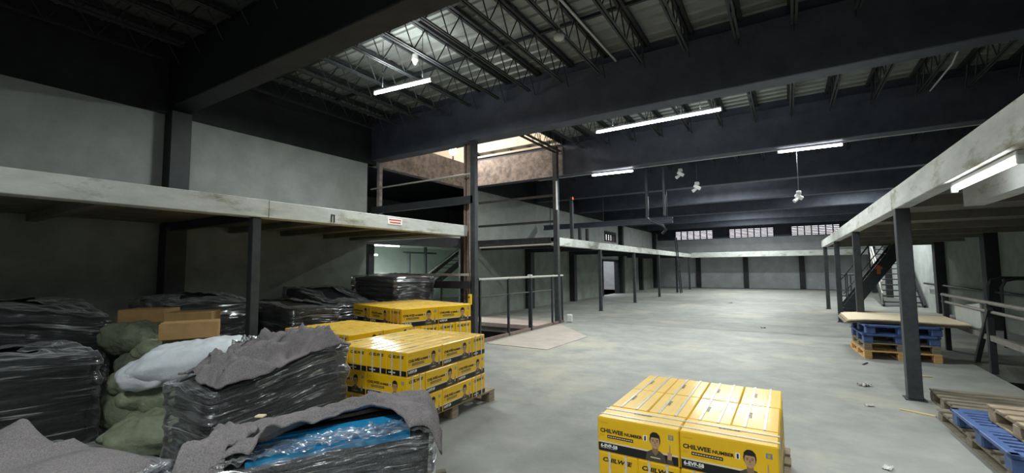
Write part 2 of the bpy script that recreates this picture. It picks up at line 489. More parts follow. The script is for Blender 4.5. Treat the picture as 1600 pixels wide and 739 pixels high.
# roof: corrugated sheets bay by bay with bar joists
def roof():
    root = struct(put('ceiling', None), 'corrugated metal roof carried by open web steel joists', 'roof')
    edges = [YB] + [b_ + .17 for b_ in BAY] + [YF + .2]
    for k in range(len(edges) - 1):
        y0, y1 = edges[k], edges[k + 1]
        x0 = HOLE[1] if abs(y0 - (BAY[2] + .17)) < .01 else XL - .2
        prof = []
        y = y0
        while y < y1:
            for dy, dz in ((0, 0), (.19, 0), (.205, -.03), (.24, -.03), (.255, 0)):
                if y + dy < y1: prof.append((y + dy, dz))
            y += .255
        prof.append((y1, 0))
        vs = [(x, yy, 5.535 + dz) for x in (x0, XR + .2) for yy, dz in prof]
        vs += [(x, yy, 5.535 + dz + .012) for x in (x0, XR + .2) for yy, dz in prof]
        n = len(prof)
        fs = [(i, i + 1, n + i + 1, n + i) for i in range(n - 1)] + [(2 * n + i, 3 * n + i, 3 * n + i + 1, 2 * n + i + 1) for i in range(n - 1)]
        MB().add(vs, fs).build('roof_sheet', 'sheet' if k > 1 else 'sheet_shaded', root)
        if x0 > XL:
            struct(MB().box(x0 - .02, x0 + .02, y0, y1, 5.28, 5.56).build('trim_1', 'dark'), 'dark edge trim of the roof beside the lift tower', 'trim')
    # joists run along the hall, one bay long
    y0, y1 = 0.0, 4.01
    top = MB().box(-.06, -.012, -.1, 4.11, 5.44, 5.5).box(.012, .06, -.1, 4.11, 5.44, 5.5).mesh('top_chord', 'joist')
    bot = MB().box(-.04, -.01, .28, 3.73, 4.99, 4.998).box(-.016, -.01, .28, 3.73, 4.998, 5.03).box(.01, .04, .28, 3.73, 4.99, 4.998).box(.01, .016, .28, 3.73, 4.998, 5.03).mesh('bottom_chord', 'joist')
    wb = MB()
    n = 15
    for k in range(n):
        ya, yb = .05 + 3.91 * k / n, .05 + 3.91 * (k + 1) / n
        za, zb = (5.45, 5.0) if k % 2 == 0 else (5.0, 5.45)
        wb.tube([(0, ya, za), (0, yb, zb)], .011, 4, 0, False)
    web = wb.mesh('web', 'joist')
    def joist(x, yb):
        o = put('joist', top, root, (x, yb, 0))
        put('bottom_chord', bot, o)
        put('web', web, o)
    x = -8.35
    while x < XR - .2:
        for b_ in (-1.25, 3.1, 7.45, 11.8):
            if b_ == 7.45 and x < HOLE[1]: continue
            joist(x, b_ + .34)
        x += .715
    # extra joist at the rim of the lift tower
    joist(HOLE[1] - .12, 7.45 + .34)
    # bridging rods along the roof slope
    for b_ in (3.1,):
        for yy in (1.35, 2.75):
            MB().bar((XL, b_ + .34 + yy, 5.47), (XR, b_ + .34 + yy, 5.47), .05, .05).build('bridging_bar', 'joist', root)
roof()

# tower above the lift
t = MB()
t.box(-13.0, -12.9, 7.5, 14.1, 4.95, 8.4)
t.box(-13, HOLE[1] + .1, 13.0, 13.1, 5.3, 8.4)
t.box(-13, HOLE[1] + .1, 7.5, 7.6, 5.56, 8.4)
t.box(HOLE[1] + .02, HOLE[1] + .1, 7.5, 13.1, 5.56, 8.4)
t.box(-13, HOLE[1] + .1, 7.5, 13.1, 8.4, 8.5)
struct(t.build('wall_tower', 'cream'), 'cream walls of the tower above the goods lift', 'wall')
struct(MB().box(XL, HOLE[1], 11.74, 13.1, 5.3, 5.36).build('tower_ledge', 'cream'), 'cream ledge along the foot of the lift tower', 'ledge')

# next hall seen through the lift bay
t = MB()
t.box(-16.2, -16, 3, 20, 0, 5.2).box(-16, XL - .2, 3, 3.1, 0, 5.2).box(-16, XL - .2, 19.9, 20, 0, 5.2)
struct(t.build('wall_next', 'cyan_wall'), 'pale greenish walls of the next hall beyond the lift', 'wall')
struct(MB().box(-16, -9.3, 3, 20, 2.62, 2.78).build('slab_next', 'cyan_wall'), 'floor slab over the lower level of the next hall', 'slab')
struct(MB().box(-16, XL - .2, 3, 7.5, 4.9, 5.0).box(-16, -12.9, 7.5, 13, 4.9, 5).box(-12.9, -9.1, 7.5, 13.0, 4.85, 4.95).box(-16, XL - .2, 13, 20, 4.9, 5).build('ceiling_next', 'girder'), 'dark ceiling over the next hall', 'ceiling')
struct(MB().box(-9.6, -9.3, 7.2, 12.2, 2.28, 2.62).build('beam_next', 'dark'), 'dark steel beam across the opening to the next hall', 'beam')
for i, (y, x) in enumerate(((8.55, -10.2), (11.9, -9.45))):
    struct(MB().bbox(x - .1, x + .1, y - .1, y + .1, 0, 2.62, .006).build('steel_column', 'dark'), ['left', 'right'][i] + ' dark steel column in the opening to the next hall', 'column')
fr = thing('steel_frame', 'dark steel goal shaped frame standing in the next hall beyond the lift', 'frame', (-13, 0, 0))
for y, zt in ((12.9, 2.25), (13.85, 2.6)): MB().bbox(-.05, .05, y - .05, y + .05, 0, zt, .004).build('post', 'dark', fr)
MB().bar((0, 12.6, 2.27), (0, 14.5, 2.27), .07, .07).build('crossbar', 'dark', fr)
sn = thing('staircase', 'dark steel stair rising in the next hall behind the lift', 'stairs', (-14, 0, 0))
for x in (-.5, .5): MB().bar((x, 14.4, .6), (x, 18.2, 2.65), .05, .26).build('stringer', 'dark', sn)
MB().bar((.5, 14.4, 1.3), (.5, 18.2, 3.3), .05, .05).build('handrail', 'rail_light', sn)
tr = MB().box(-.5, .5, -.13, .13, -.015, .015).mesh('tread', 'dark')
for k in range(11): put('tread', tr, sn, (0, 14.6 + k * .35, .68 + k * .19))

# ------------------------------------------------------------------ mezzanines
def mezz(name, label, quads, fasc, seams):
    root = struct(put(name, None), label, 'mezzanine')
    for q in quads: MB().box(*q, 2.40, 2.53).build('deck', 'deck', root)
    for f in fasc: MB().bbox(*f, .006).build('fascia', 'fascia', root)
    for s_ in seams: MB().box(*s_).build('joint_plate', 'steel_post', root)
    return root
ML = mezz('mezzanine', 'near left mezzanine with stained pale edge above wrapped pallets',
          [(XL, EDGE_L - .02, YB, 7.5)], [(EDGE_L - .22, EDGE_L, YB, 3.22, 2.3, 2.535), (EDGE_L - .22, EDGE_L, 3.226, 7.53, 2.3, 2.53), (XL, EDGE_L - .22, 7.35, 7.53, 2.3, 2.53)], [])
for y in [-4, -2.6, -1.2, .2, 1.6, 3.2, 4.2, 5.2, 6.2, 6.9]:
    MB().box(XL, EDGE_L - .2, y - .05, y + .05, 2.27 if y == 3.2 else 2.3, 2.40).build('joist', 'dark' if y == 3.2 else 'deck', ML)
ML2 = mezz('mezzanine', 'far left mezzanine running from the lift to the far wall',
           [(XL, EDGE_L - .02, 11.9, YF)], [(EDGE_L - .2, EDGE_L, 11.9, 22.0, 2.27, 2.52), (EDGE_L - .2, EDGE_L, 22.006, 33.7, 2.27, 2.52), ], [(XL, EDGE_L - .2, 11.86, 11.94, 2.3, 2.53)])
for y in [12.3, 15.3, 19.5, 24, 28.5, 32]:
    MB().box(XL, EDGE_L - .2, y - .08, y + .08, 2.22, 2.40).build('joist', 'dark', ML2)
mezz('mezzanine', 'far end mezzanine with pale edge in front of the far wall',
     [(EDGE_L, XR, 33.72, YF)], [(EDGE_L, -1.0, 33.6, 33.8, 2.25, 2.6), (-.994, XR, 33.6, 33.8, 2.25, 2.6)], [])
MR = mezz('mezzanine', 'right mezzanine with plain grey edge on slim steel posts',
          [(EDGE_R + .02, XR, YB, 20.6)], [(EDGE_R, EDGE_R + .14, YB, 7.2, 2.29, 2.545), (EDGE_R, EDGE_R + .14, 7.208, 14.0, 2.29, 2.545), (EDGE_R, EDGE_R + .14, 14.008, 20.6, 2.29, 2.545), (EDGE_R + .14, XR, 20.4, 20.6, 2.29, 2.545)], [])
MB().box(1.55, 1.70, YB, 6.2, 2.19, 2.40).build('inner_beam', 'fascia', MR)
for y in [-4, -1.5, 1.0, 2.9, 6.9, 9.0, 11.3, 13.4, 15.5, 17.8, 19.9]:
    MB().box(EDGE_R + .14, XR, y - .05, y + .05, 2.28, 2.40).build('joist', 'deck', MR)

def post(x, y, label, w=.10, h=2.3, m='steel_post'):
    o = MB().bbox(-w / 2, w / 2, -w / 2, w / 2, .012, h, .006).build('mezzanine_post', m, None, (x, y, 0))
    MB().box(-w * .7, w * .7, -w * .7, w * .7, 0, .012).build('base_plate', m, o)
    return struct(o, label, 'post')
post(EDGE_L - .1, 3.1, 'dark post under the near left mezzanine between the wrapped pallets', .11)
for i, y in enumerate([15.62, 19.9, 24.4, 28.9, 33.1]):
    post(EDGE_L - .06, y, 'dark post under the far left mezzanine, %s along from the lift' % ORD[i], .11, 2.28)
post(EDGE_R + .07, 7.1, 'dark steel post under the right mezzanine nearest the camera', .14)
for i, y in enumerate([11.4, 15.62, 20.05]):
    post(EDGE_R + .07, y, 'dark post under the right mezzanine, %s behind the nearest one' % ['just', 'second', 'last'][i], .12)

# posts standing on the far left mezzanine and a red tag
for i, (y, zt) in enumerate(((13.35, 3.95), (14.0, 2.98), (14.65, 2.98))):
    o = MB().bbox(-.05, .05, -.05, .05, 2.53, zt, .004).build('deck_post', 'dark', None, (EDGE_L - .15, y, 0))
    struct(o, ['tall dark post with red tag on the far left mezzanine', 'short dark post beside the tall one on the mezzanine', 'short dark post farther along the mezzanine edge'][i], 'post')
    if i == 0: MB().box(.05, .056, -.04, .04, 3.86, 3.94).build('red_tag', 'led_red', o)

# ------------------------------------------------------------------ goods lift
lf = thing('goods_lift', 'dark steel goods lift frame with rails beside the left mezzanine', 'lift', (0, 0, 0))
def sq(name, x, y, z0, z1, w, m, parent=lf): return MB().bbox(x - w / 2, x + w / 2, y - w / 2, y + w / 2, z0, z1, .006).build(name, m, parent)
sq('post', -5.68, 7.55, 0, 4.37, .12, 'steel_post')
sq('post', -5.72, 11.62, 0, 5.2, .14, 'steel_post')
sq('post', -8.72, 7.6, 2.53, 4.3, .10, 'worn')
MB().box(-5.95, -5.90, 7.66, 7.78, -1.2, 4.8).box(-6.05, -6.0, 7.66, 7.78, -1.2, 4.8).build('guide_rail', 'rust', lf)
MB().box(-5.99, -5.96, 7.70, 7.74, -1.2, 4.8).build('guide_rail', 'rail_light', lf)
sq('mast', -6.18, 7.85, -1.2, 2.4, .14, 'dark')
ch = MB()
for k in range(120):
    z = .4 + k * .033
    a = .014
    if k % 2: ch.box(-5.82 - a, -5.82 + a, 7.66, 7.67, z - .022, z + .022)
    else: ch.box(-5.82 - .005, -5.82 + .005, 7.665 - a, 7.665 + a, z - .022, z + .022)
tag(ch.build('chain', 'steel_post', lf), kind='stuff')
MB().bar((-8.9, 7.52, 3.09), (-5.68, 7.52, 3.09), .06, .17).build('crossbeam', 'dark', lf)
MB().tube([(-8.95, 7.52, 3.64), (-5.68, 7.52, 3.66)], .02, 8).build('upper_rail', 'rail_light', lf)
for z, n in ((3.76, 'back_rail'), (2.98, 'back_rail')): MB().bar((-8.6, 11.68, z), (-5.72, 11.68, z), .04, .07).build(n, 'dark', lf)
MB().tube([(-8.5, 11.6, 2.27), (-5.72, 11.6, 2.3)], .025, 8).build('back_pipe', 'rail_light', lf)
for z, h in ((1.25, .16), (.64, .10), (1.47, .05)): MB().bar((-8.7, 7.5, z), (-5.72, 7.5, z), .05, h).build('gate_rail', 'dark' if h > .06 else 'rail_light', lf)
for x in (-7.0, -6.55): sq('gate_bar', x, 7.5, 0, 1.5, .04, 'dark')
MB().box(-8.7, -5.82, 10.7, 11.72, -.1, .012).build('platform', 'platform', lf)
yb = MB().bbox(-.035, .035, -.03, .03, -.11, .11, .008).build('switch_box', 'yellow_box', lf, (-5.70, 7.43, .95))
MB().tube([(0, -.03, .05), (0, -.045, .05)], .015, 8).build('button', 'print_black', yb)
MB().tube([(-5.7, 7.44, 1.06), (-5.72, 7.43, 1.6), (-5.76, 7.44, 2.3)], .008, 6).build('cable', 'dark', lf)
MB().box(-5.68, -5.645, 11.53, 11.56, 3.3, 4.15).build('white_strip', 'white_paint', lf)

gr = thing('guard_rail', 'dark pipe guard rail with wire mesh along the lift pit', 'railing', (-5.68, 0, 0))
for i, y in enumerate((7.75, 8.9, 9.95, 11.2, 11.85)): MB().bbox(-.025 if i != 2 else -.05, .025 if i != 2 else .05, y - .025, y + .025, 0, 1.36, .004).build('post', 'dark', gr)
MB().tube([(0, 7.7, 1.36), (0, 11.9, 1.37)], .028, 8).build('top_rail', 'rail_light', gr)
MB().tube([(0, 7.7, .98), (0, 11.2, .98)], .016, 8).build('mid_rail', 'steel_post', gr)
MB().bar((0, 7.7, .04), (0, 11.9, .04), .05, .06).build('kick_bar', 'rust', gr)
MB().bbox(-.06, .06, -.06, .06, -.05, .05, .02).build('latch', 'rail_light', gr, (0, 9.95, 1.38))
tag(MB().add([(-5.5, 7.75, 0), (-4.05, 7.74, 0), (-3.99, 9.65, 0), (-5.55, 11.4, 0), (-5.5, 7.75, .012), (-4.05, 7.74, .012), (-3.99, 9.65, .012), (-5.55, 11.4, .012)],
             [(4, 5, 6, 7), (0, 1, 5, 4), (1, 2, 6, 5), (2, 3, 7, 6), (3, 0, 4, 7)]).build('floor_plate', 'plate'), 'worn brownish floor plate with dark rim beside the lift guard rail', 'plate')
tag(MB().bbox(-.09, .09, -.05, .05, 0, .24, .03).build('white_bundle', 'paper', None, (-5.5, 11.95, 0), .3), 'small white bundle at the end of the lift guard rail', 'bundle')

# ------------------------------------------------------------------ lamps
def tube_lamp(x, y, z, length, rz, label, power=1.0, group=None, n=1, cord=0.0, glowm='tube_glow', up=1):
    o = thing('tube_lamp', label, 'lamp', (x, y, z), rz, group)
    h = length / 2
    MB().bbox(-h, h, -.02, .02, .026, .06, .006).build('housing', 'grey_plastic', o)
    for s_ in (-1, 1): MB().bbox(s_ * h - .012, s_ * h + .012, -.022, .022, -.026, .03, .004).build('lamp_holder', 'grey_plastic', o)
    for k in range(n):
        a, b_ = -h + .02 + k * (length - .02) / n, -h + (k + 1) * (length - .02) / n
        MB().tube([(a, 0, 0), (b_, 0, 0)], .024 if y > 4.8 else .016, 10).build('tube', glowm, o)
    if cord:
        for s_ in (-.7, .7): MB().tube([(s_ * h, 0, .06), (s_ * h, 0, .06 + cord)], .005, 5).build('cord', 'dark', o)
    ld = bpy.data.lights.new('tube_light', 'AREA')
    ld.shape = 'RECTANGLE'
    ld.size, ld.size_y = length, .03
    ld.energy = TUBE * power
    ld.color = COOL
    lo = bpy.data.objects.new('tube_light', ld)
    lo.location = (0, 0, -.03)
    lo.parent = o
    COL.objects.link(lo)
    if not up: return o
    # the tube also throws light upwards and sideways
    ld2 = bpy.data.lights.new('tube_light_up', 'AREA')
    ld2.shape = 'RECTANGLE'
    ld2.size, ld2.size_y = length, .05
    ld2.energy = TUBE * power * .25
    ld2.color = COOL
    lu = bpy.data.objects.new('tube_light_up', ld2)
    lu.location = (0, 0, .075)
    lu.rotation_euler = (pi, 0, 0)
    lu.parent = o
    COL.objects.link(lu)
    return o
tube_lamp(-5.30, 5.06, 4.62, 1.2, R(6), 'white tube lamp hanging below the joists nearest the left wall', 1.0, cord=.84)
tube_lamp(-2.08, 8.6, 4.43, 2.4, R(-1), 'long double tube lamp hanging behind the near girder', 2.0, n=2, cord=.56)
tube_lamp(-4.15, 12.1, 4.30, 1.2, R(4), 'white tube lamp under the second girder near the lift', 1.0)
tube_lamp(.55, 12.1, 4.30, 1.25, R(2), 'white tube lamp under the second girder near the right mezzanine', 1.0)
tube_lamp(1.22, 4.45, 2.228, 1.25, R(90), 'white tube lamp under the edge of the right mezzanine', .40)
tube_lamp(1.22, -.4, 2.228, 1.25, R(90), 'added unseen tube lamp under the right mezzanine behind the viewer', .4)  # out of view, added to light the near stacks from behind
tube_lamp(-1.3, -1.08, 4.30, 2.4, 0, 'added unseen tube lamp under the girder above the viewer', 1.75, n=2, up=0)  # unseen, added to brighten the foreground, throws light down only
for i, y in enumerate((18.3, 26.9, 31.5)):
    tube_lamp(-2.0, y, 4.75, 2.4, 0, ['tube lamp between the third and fourth girders', 'tube lamp two bays before the end wall', 'added unseen tube lamp in the last bay before the end wall'][i], (3.0, 3.0, 2.4)[i], n=2, cord=.70)  # hidden by the girders; last one added to brighten the end wall
tube_lamp(-12.2, 11.0, 2.45, 1.2, R(90), 'tube lamp lighting the next hall beyond the lift', 3.5)
tube_lamp(-11.0, 9.3, 2.05, .5, R(90), 'short bright tube lamp on a pillar in the next hall', .3, glowm='tube_dim')
struct(MB().bbox(-11.3, -11.1, 9.0, 9.25, 0, 2.62, .006).build('pillar_next', 'cyan_wall'), 'pale pillar in the next hall left of the opening', 'column')
tube_lamp(2.6, 22.7, 4.9, 1.2, R(90), 'added unseen tube lamp over the open riser stair past the right mezzanine', 2.0, cord=.55)  # hidden lamp added so the wall past the mezzanine is bright
# warm lamp in the tower
wl = thing('work_lamp', 'warm glowing lamp on the girder in the lift tower', 'lamp', (-9.5, 11.44, 5.6))
MB().tube([(0, 0, -.65), (0, 0, -.1)], .03, 8).build('stand', 'dark', wl)
MB().tube([(0, 0, -.14), (0, 0, -.09), (0, 0, .0), (0, 0, .09), (0, 0, .14)], [.05, .11, .14, .11, .04], 12).build('bulb', 'bulb_glow', wl, smooth=True)
pl = bpy.data.lights.new('work_light', 'POINT')
pl.energy = 330
pl.color = (1, .86, .72)
pl.shadow_soft_size = .12
po = bpy.data.objects.new('work_light', pl)
po.location = (.5, -.9, .5)
po.parent = wl
COL.objects.link(po)
tag(MB().tube([(-5.3, 5.36, 5.3), (-5.3, 5.36, 5.2), (-5.3, 5.36, 5.12)], [.05, .06, .02], 10).build('roof_bulb', 'paper'), 'small pale bulb between the joists above the near lamp', 'bulb')

# conduit and detector hanging from the near roof bay
sd = thing('smoke_detector', 'round white smoke detector hanging below the near roof joists', 'detector', (-2.62, 5.5, 4.9))
MB().tube([(0, 0, .03), (0, 0, 0), (0, 0, -.04), (0, 0, -.055)], [.07, .085, .07, .03], 16).build('body', 'grey_plastic', sd, smooth=True)
MB().tube([(0, 0, .03), (0, 0, .6)], .012, 8).build('drop_pipe', 'grey_plastic', sd)
tag(MB().tube([(-2.5, 3.4, 5.25), (-2.45, 5.4, 5.24), (-2.42, 7.4, 5.26)], .018, 8).build('conduit', 'grey_plastic'), 'thin grey conduit pipe below the near roof by the detector', 'pipe')
tag(MB().tube([(2.4, 9.1, 5.28), (2.55, 9.6, 5.2), (2.6, 10.4, 5.1), (2.6, 11.8, 5.1)], .015, 8).build('conduit', 'grey_plastic'), 'thin bent conduit below the roof over the right mezzanine', 'pipe')
tag(MB().tube([(-6.5, 12.0, 4.33), (4.0, 12.0, 4.33)], .012, 6).build('conduit', 'grey_plastic'), 'long thin conduit along the underside of the second girder', 'pipe')

def hanging(x, z0, zt, label, y=12.15, s=1.0):
    o = thing('hanging_fitting', label, 'fitting', (x, y, z0))
    MB().tube([(0, 0, .1), (0, 0, zt - z0)], .006, 5).build('rod', 'steel_post', o)
    MB().bbox(-.05 * s, .05 * s, -.05, .05, .06, .14, .01).build('mount', 'paper', o)
    M = Matrix.Rotation(R(35), 4, 'Y')
    MB().bbox(-.09 * s, .09 * s, -.04, .04, -.04, .05, .015, 0, M).build('body', 'white_paint', o)
    MB().tube([(.0, 0, -.02), (-.1 * s, -.06, -.1)], [.03, .045], 10).build('lens_hood', 'grey_plastic', o)
hanging(-2.30, 4.06, 4.40, 'small white fitting hanging just right of the drop pipes')
hanging(-1.90, 3.66, 4.40, 'small white fitting on the longest rod right of the drop pipes')
hanging(.30, 3.2, 4.40, 'small white fitting hanging below the right girder lamp')
dp = thing('drop_pipe', 'dark pair of drop pipes joined by a bent pipe below the girder', 'pipe', (0, 12.15, 0))
MB().bar((-3.2, 0, 4.4), (-3.2, 0, 2.95), .07, .07, 0, (0, 1, 0)).build('pipe', 'dark', dp)
MB().bar((-2.74, 0, 4.37), (-2.74, 0, 2.98), .06, .06, 0, (0, 1, 0)).build('pipe', 'steel_post', dp)
MB().tube([(-3.2, 0, 2.98), (-3.1, 0, 2.85), (-2.8, 0, 2.72), (-2.74, .1, 2.6), (-2.85, .1, 2.5)], .035, 8).build('bend', 'steel_post', dp, smooth=True)
hb = thing('hoist_rail', 'dark hoist rail hung across the hall near the far left mezzanine', 'rail', (0, 16.3, 0))
MB().box(-8.6, -3.4, -.06, .06, 3.18, 3.22).box(-8.6, -3.4, -.015, .015, 3.22, 3.34).box(-8.6, -3.4, -.06, .06, 3.34, 3.38).build('beam', 'girder', hb)
for x in (-8.3, -6.0, -3.6): MB().tube([(x, 0, 3.38), (x, 0, 4.4)], .015, 6).build('hanger_rod', 'dark', hb)

# ------------------------------------------------------------------ ladder at the far left mezzanine
ld_ = thing('ladder', 'dark steel ladder leaning on the far left mezzanine edge', 'ladder', (-5.7, 28.3, 0))
for y in (-.0, .45):
    MB().bar((0.1, y, 0), (-.12, y, 3.4), .05, .06).build('rail', 'dark', ld_)
rg = MB().tube([(0, 0, 0), (0, .45, 0)], .022, 6).mesh('rung', 'steel_post')
for k in range(9): put('rung', rg, ld_, (.1 - .22 * (.3 + k * .29) / 3.4, 0, .3 + k * .29))

# ------------------------------------------------------------------ stairs on the right
s1 = thing('staircase', 'dark side stair flight rising under the end of the right mezzanine', 'stairs', (0, 19.3, 0))
for y in (0, .8): MB().bar((1.72, y, .06), (3.30, y, 2.35), .05, .36).build('stringer', 'dark', s1)
MB().bbox(1.55, 1.95, -.05, .85, 0, .12, .01).build('foot_plate', 'dark', s1)
tr = MB().box(-.14, .14, 0, .8, -.015, .015).mesh('tread', 'dark')
for k in range(11): put('tread', tr, s1, (1.82 + k * .135, 0, .2 + k * .2))
for y in (0,):
    MB().tube([(1.5, y, 1.0), (3.05, y, 3.2)], .022, 8).build('handrail', 'steel_post', s1)
    MB().tube([(1.62, y, .6), (3.15, y, 2.8)], .016, 8).build('mid_rail', 'steel_post', s1)
    for x in (1.75, 2.4, 2.95): MB().tube([(x, y, .1 + (x - 1.72) * 1.45), (x, y, 1.32 + (x - 1.75) * 1.42)], .018, 8).build('baluster', 'steel_post', s1)
s2 = thing('staircase', 'wide open riser stair climbing away beside the right wall', 'stairs', (0, 22.2, 0))
for x in (3.1, 4.28): MB().bar((x, 0, 0), (x, 3.3, 2.6), .06, .22).build('stringer', 'dark', s2)
tr = MB().bbox(3.12, 4.26, -.12, .12, -.02, .02, .005).mesh('tread', 'steel_post')
for k in range(12): put('tread', tr, s2, (0, .22 + k * .27, .17 + k * .213))
for a in (.5, .95): MB().tube([(3.08, -.05, a), (3.08, 3.3, 2.6 + a)], .03, 8).build('handrail', 'rail_light', s2)
for k in range(4): MB().tube([(3.08, .1 + k, .08 + k * .79), (3.08, .1 + k, 1.02 + k * .79)], .022, 8).build('baluster', 'rail_light', s2)
cg = thing('barrier', 'small dark barred barrier standing beyond the side stair', 'railing', (1.82, 21.0, 0))
for z in (.45, 1.25): MB().tube([(-.12, 0, z), (.35, 0, z)], .025, 8).build('rail', 'dark', cg)
for x in (-.12, .03, .19, .35): MB().tube([(x, 0, 0), (x, 0, 1.25)], .02, 8).build('bar', 'dark', cg)
ot = tag(MB().box(-.10, .10, -.01, .01, .02, .09).box(-.05, .05, -.012, .012, -.15, .14).build('orange_tag', 'orange', None, (2.62, 19.27, 1.45)), 'small orange tag tied to the side stair rail', 'tag')

# ------------------------------------------------------------------ pipe railing by the pit
rr = thing('pipe_railing', 'long pipe railing with pale board beside the right floor pit', 'railing', (2.5, 0, 0))
for y in (11.45, 9.3, 6.6, 3.5): MB().bbox(-.04, .04, y - .04, y + .04, 0, 1.02, .005).build('post', 'dark', rr)
for z, r_ in ((1.03, .03), (.9, .024)): MB().tube([(0, 11.6, z), (.02, 2.5, z)], r_, 8).build('rail', 'steel_dull', rr)
MB().bar((0, 12.2, .52), (0, 2.5, .52), .05, .08).build('low_rail', 'steel_dull', rr)
MB().bar((-.02, 9.9, .08), (-.02, 9.2, .95), .06, .06).build('brace', 'dark', rr)
M = Matrix.Translation((.02, 10.3, .74)) @ Matrix.Rotation(R(-6), 4, 'X')
MB().box(-.012, .012, -.62, .62, -.19, .19, 0, M).build('board', 'panel', rr)
tag(MB().tube([(4.28, 8, .92), (4.28, 22, .92)], .035, 8).build('wall_pipe', 'dark'), 'upper dark pipe running along the right wall', 'pipe')
tag(MB().tube([(4.28, 8, .42), (4.28, 18, .42)], .035, 8).build('wall_pipe', 'dark'), 'lower dark pipe running along the right wall', 'pipe')
for i, y in enumerate((13.0, 12.3)):
    tag(MB().tube([(3.5, y, 0), (3.5, y, 1.15), (3.56, y, 1.28), (3.7, y, 1.32), (4.15, y, 1.32)], .03, 8).build('bent_pipe', 'dark', smooth=True), ['farther', 'nearer'][i] + ' bent dark pipe handle near the right wall', 'pipe')
tag(MB().tube([(4.36, 20.9, 1.35), (4.36, 20.9, 2.4)], .012, 6).box(4.32, 4.4, 20.82, 20.98, 1.2, 1.36).build('switch_drop', 'grey_plastic'), 'small switch box on a thin conduit on the lit right wall', 'switch')

# ------------------------------------------------------------------ small sign on the left mezzanine edge
TXT = {}
def text_geo(s):
    if s not in TXT:
        c = bpy.data.curves.new('text', 'FONT')
        c.body = s
        c.size = 1
        c.resolution_u = 2
        c.offset = .042
        o = bpy.data.objects.new('text', c)
        COL.objects.link(o)
        dg = bpy.context.evaluated_depsgraph_get()
        me = bpy.data.meshes.new_from_object(o.evaluated_get(dg))
        vs = [v.co.copy() for v in me.vertices]
        fs = [tuple(p.vertices) for p in me.polygons]
        bpy.data.objects.remove(o)
        bpy.data.meshes.remove(me)
        x0, x1 = min(v.x for v in vs), max(v.x for v in vs)
        TXT[s] = ([Vector(((v.x - x0), v.y, 0)) for v in vs], fs, x1 - x0)
    return TXT[s]
def text(mb, s, x, z, w, h, M, mi, off=.0012, slant=0.0):
    """s fills width w and cap height h with its lower left at (x, z) on the face given by M"""
    vs, fs, tw = text_geo(s)
    mb.add([M @ Vector((x + v.x / tw * w + slant * v.y / .7 * h, -off, z + v.y / .7 * h)) for v in vs], fs, mi)
def quad(mb, x0, x1, z0, z1, M, mi, off=.0006):
    mb.add([M @ Vector(p) for p in ((x0, -off, z0), (x1, -off, z0), (x1, -off, z1), (x0, -off, z1))], [(0, 1, 2, 3)], mi)
def poly(mb, pts, M, mi, off=.0012):
    mb.add([M @ Vector((x, -off, z)) for x, z in pts], [tuple(range(len(pts)))], mi)

sg = tag(MB().box(-.004, .004, -.17, .17, -.055, .055).build('notice', 'print_white', None, (EDGE_L + .005, 5.45, 2.44)), 'small white notice with red print on the left mezzanine edge', 'sign')
q = MB()
Ms = Matrix.Translation((.0045, 0, 0)) @ Matrix.Rotation(R(90), 4, 'Z')
for k, (a, b_) in enumerate(((-.14, .14), (-.12, .13))): quad(q, a, b_, .012 - k * .045, .034 - k * .045, Ms, 0)
q.build('print', 'print_red', sg)
tag(MB().box(0, .01, -.03, -.018, -.06, .06).box(0, .01, .018, .03, -.06, .06).box(0, .01, -.03, .03, .048, .06).build('bracket', 'steel_post', None, (EDGE_L, 4.2, 2.38)), 'small dark bracket on the left mezzanine edge', 'bracket')

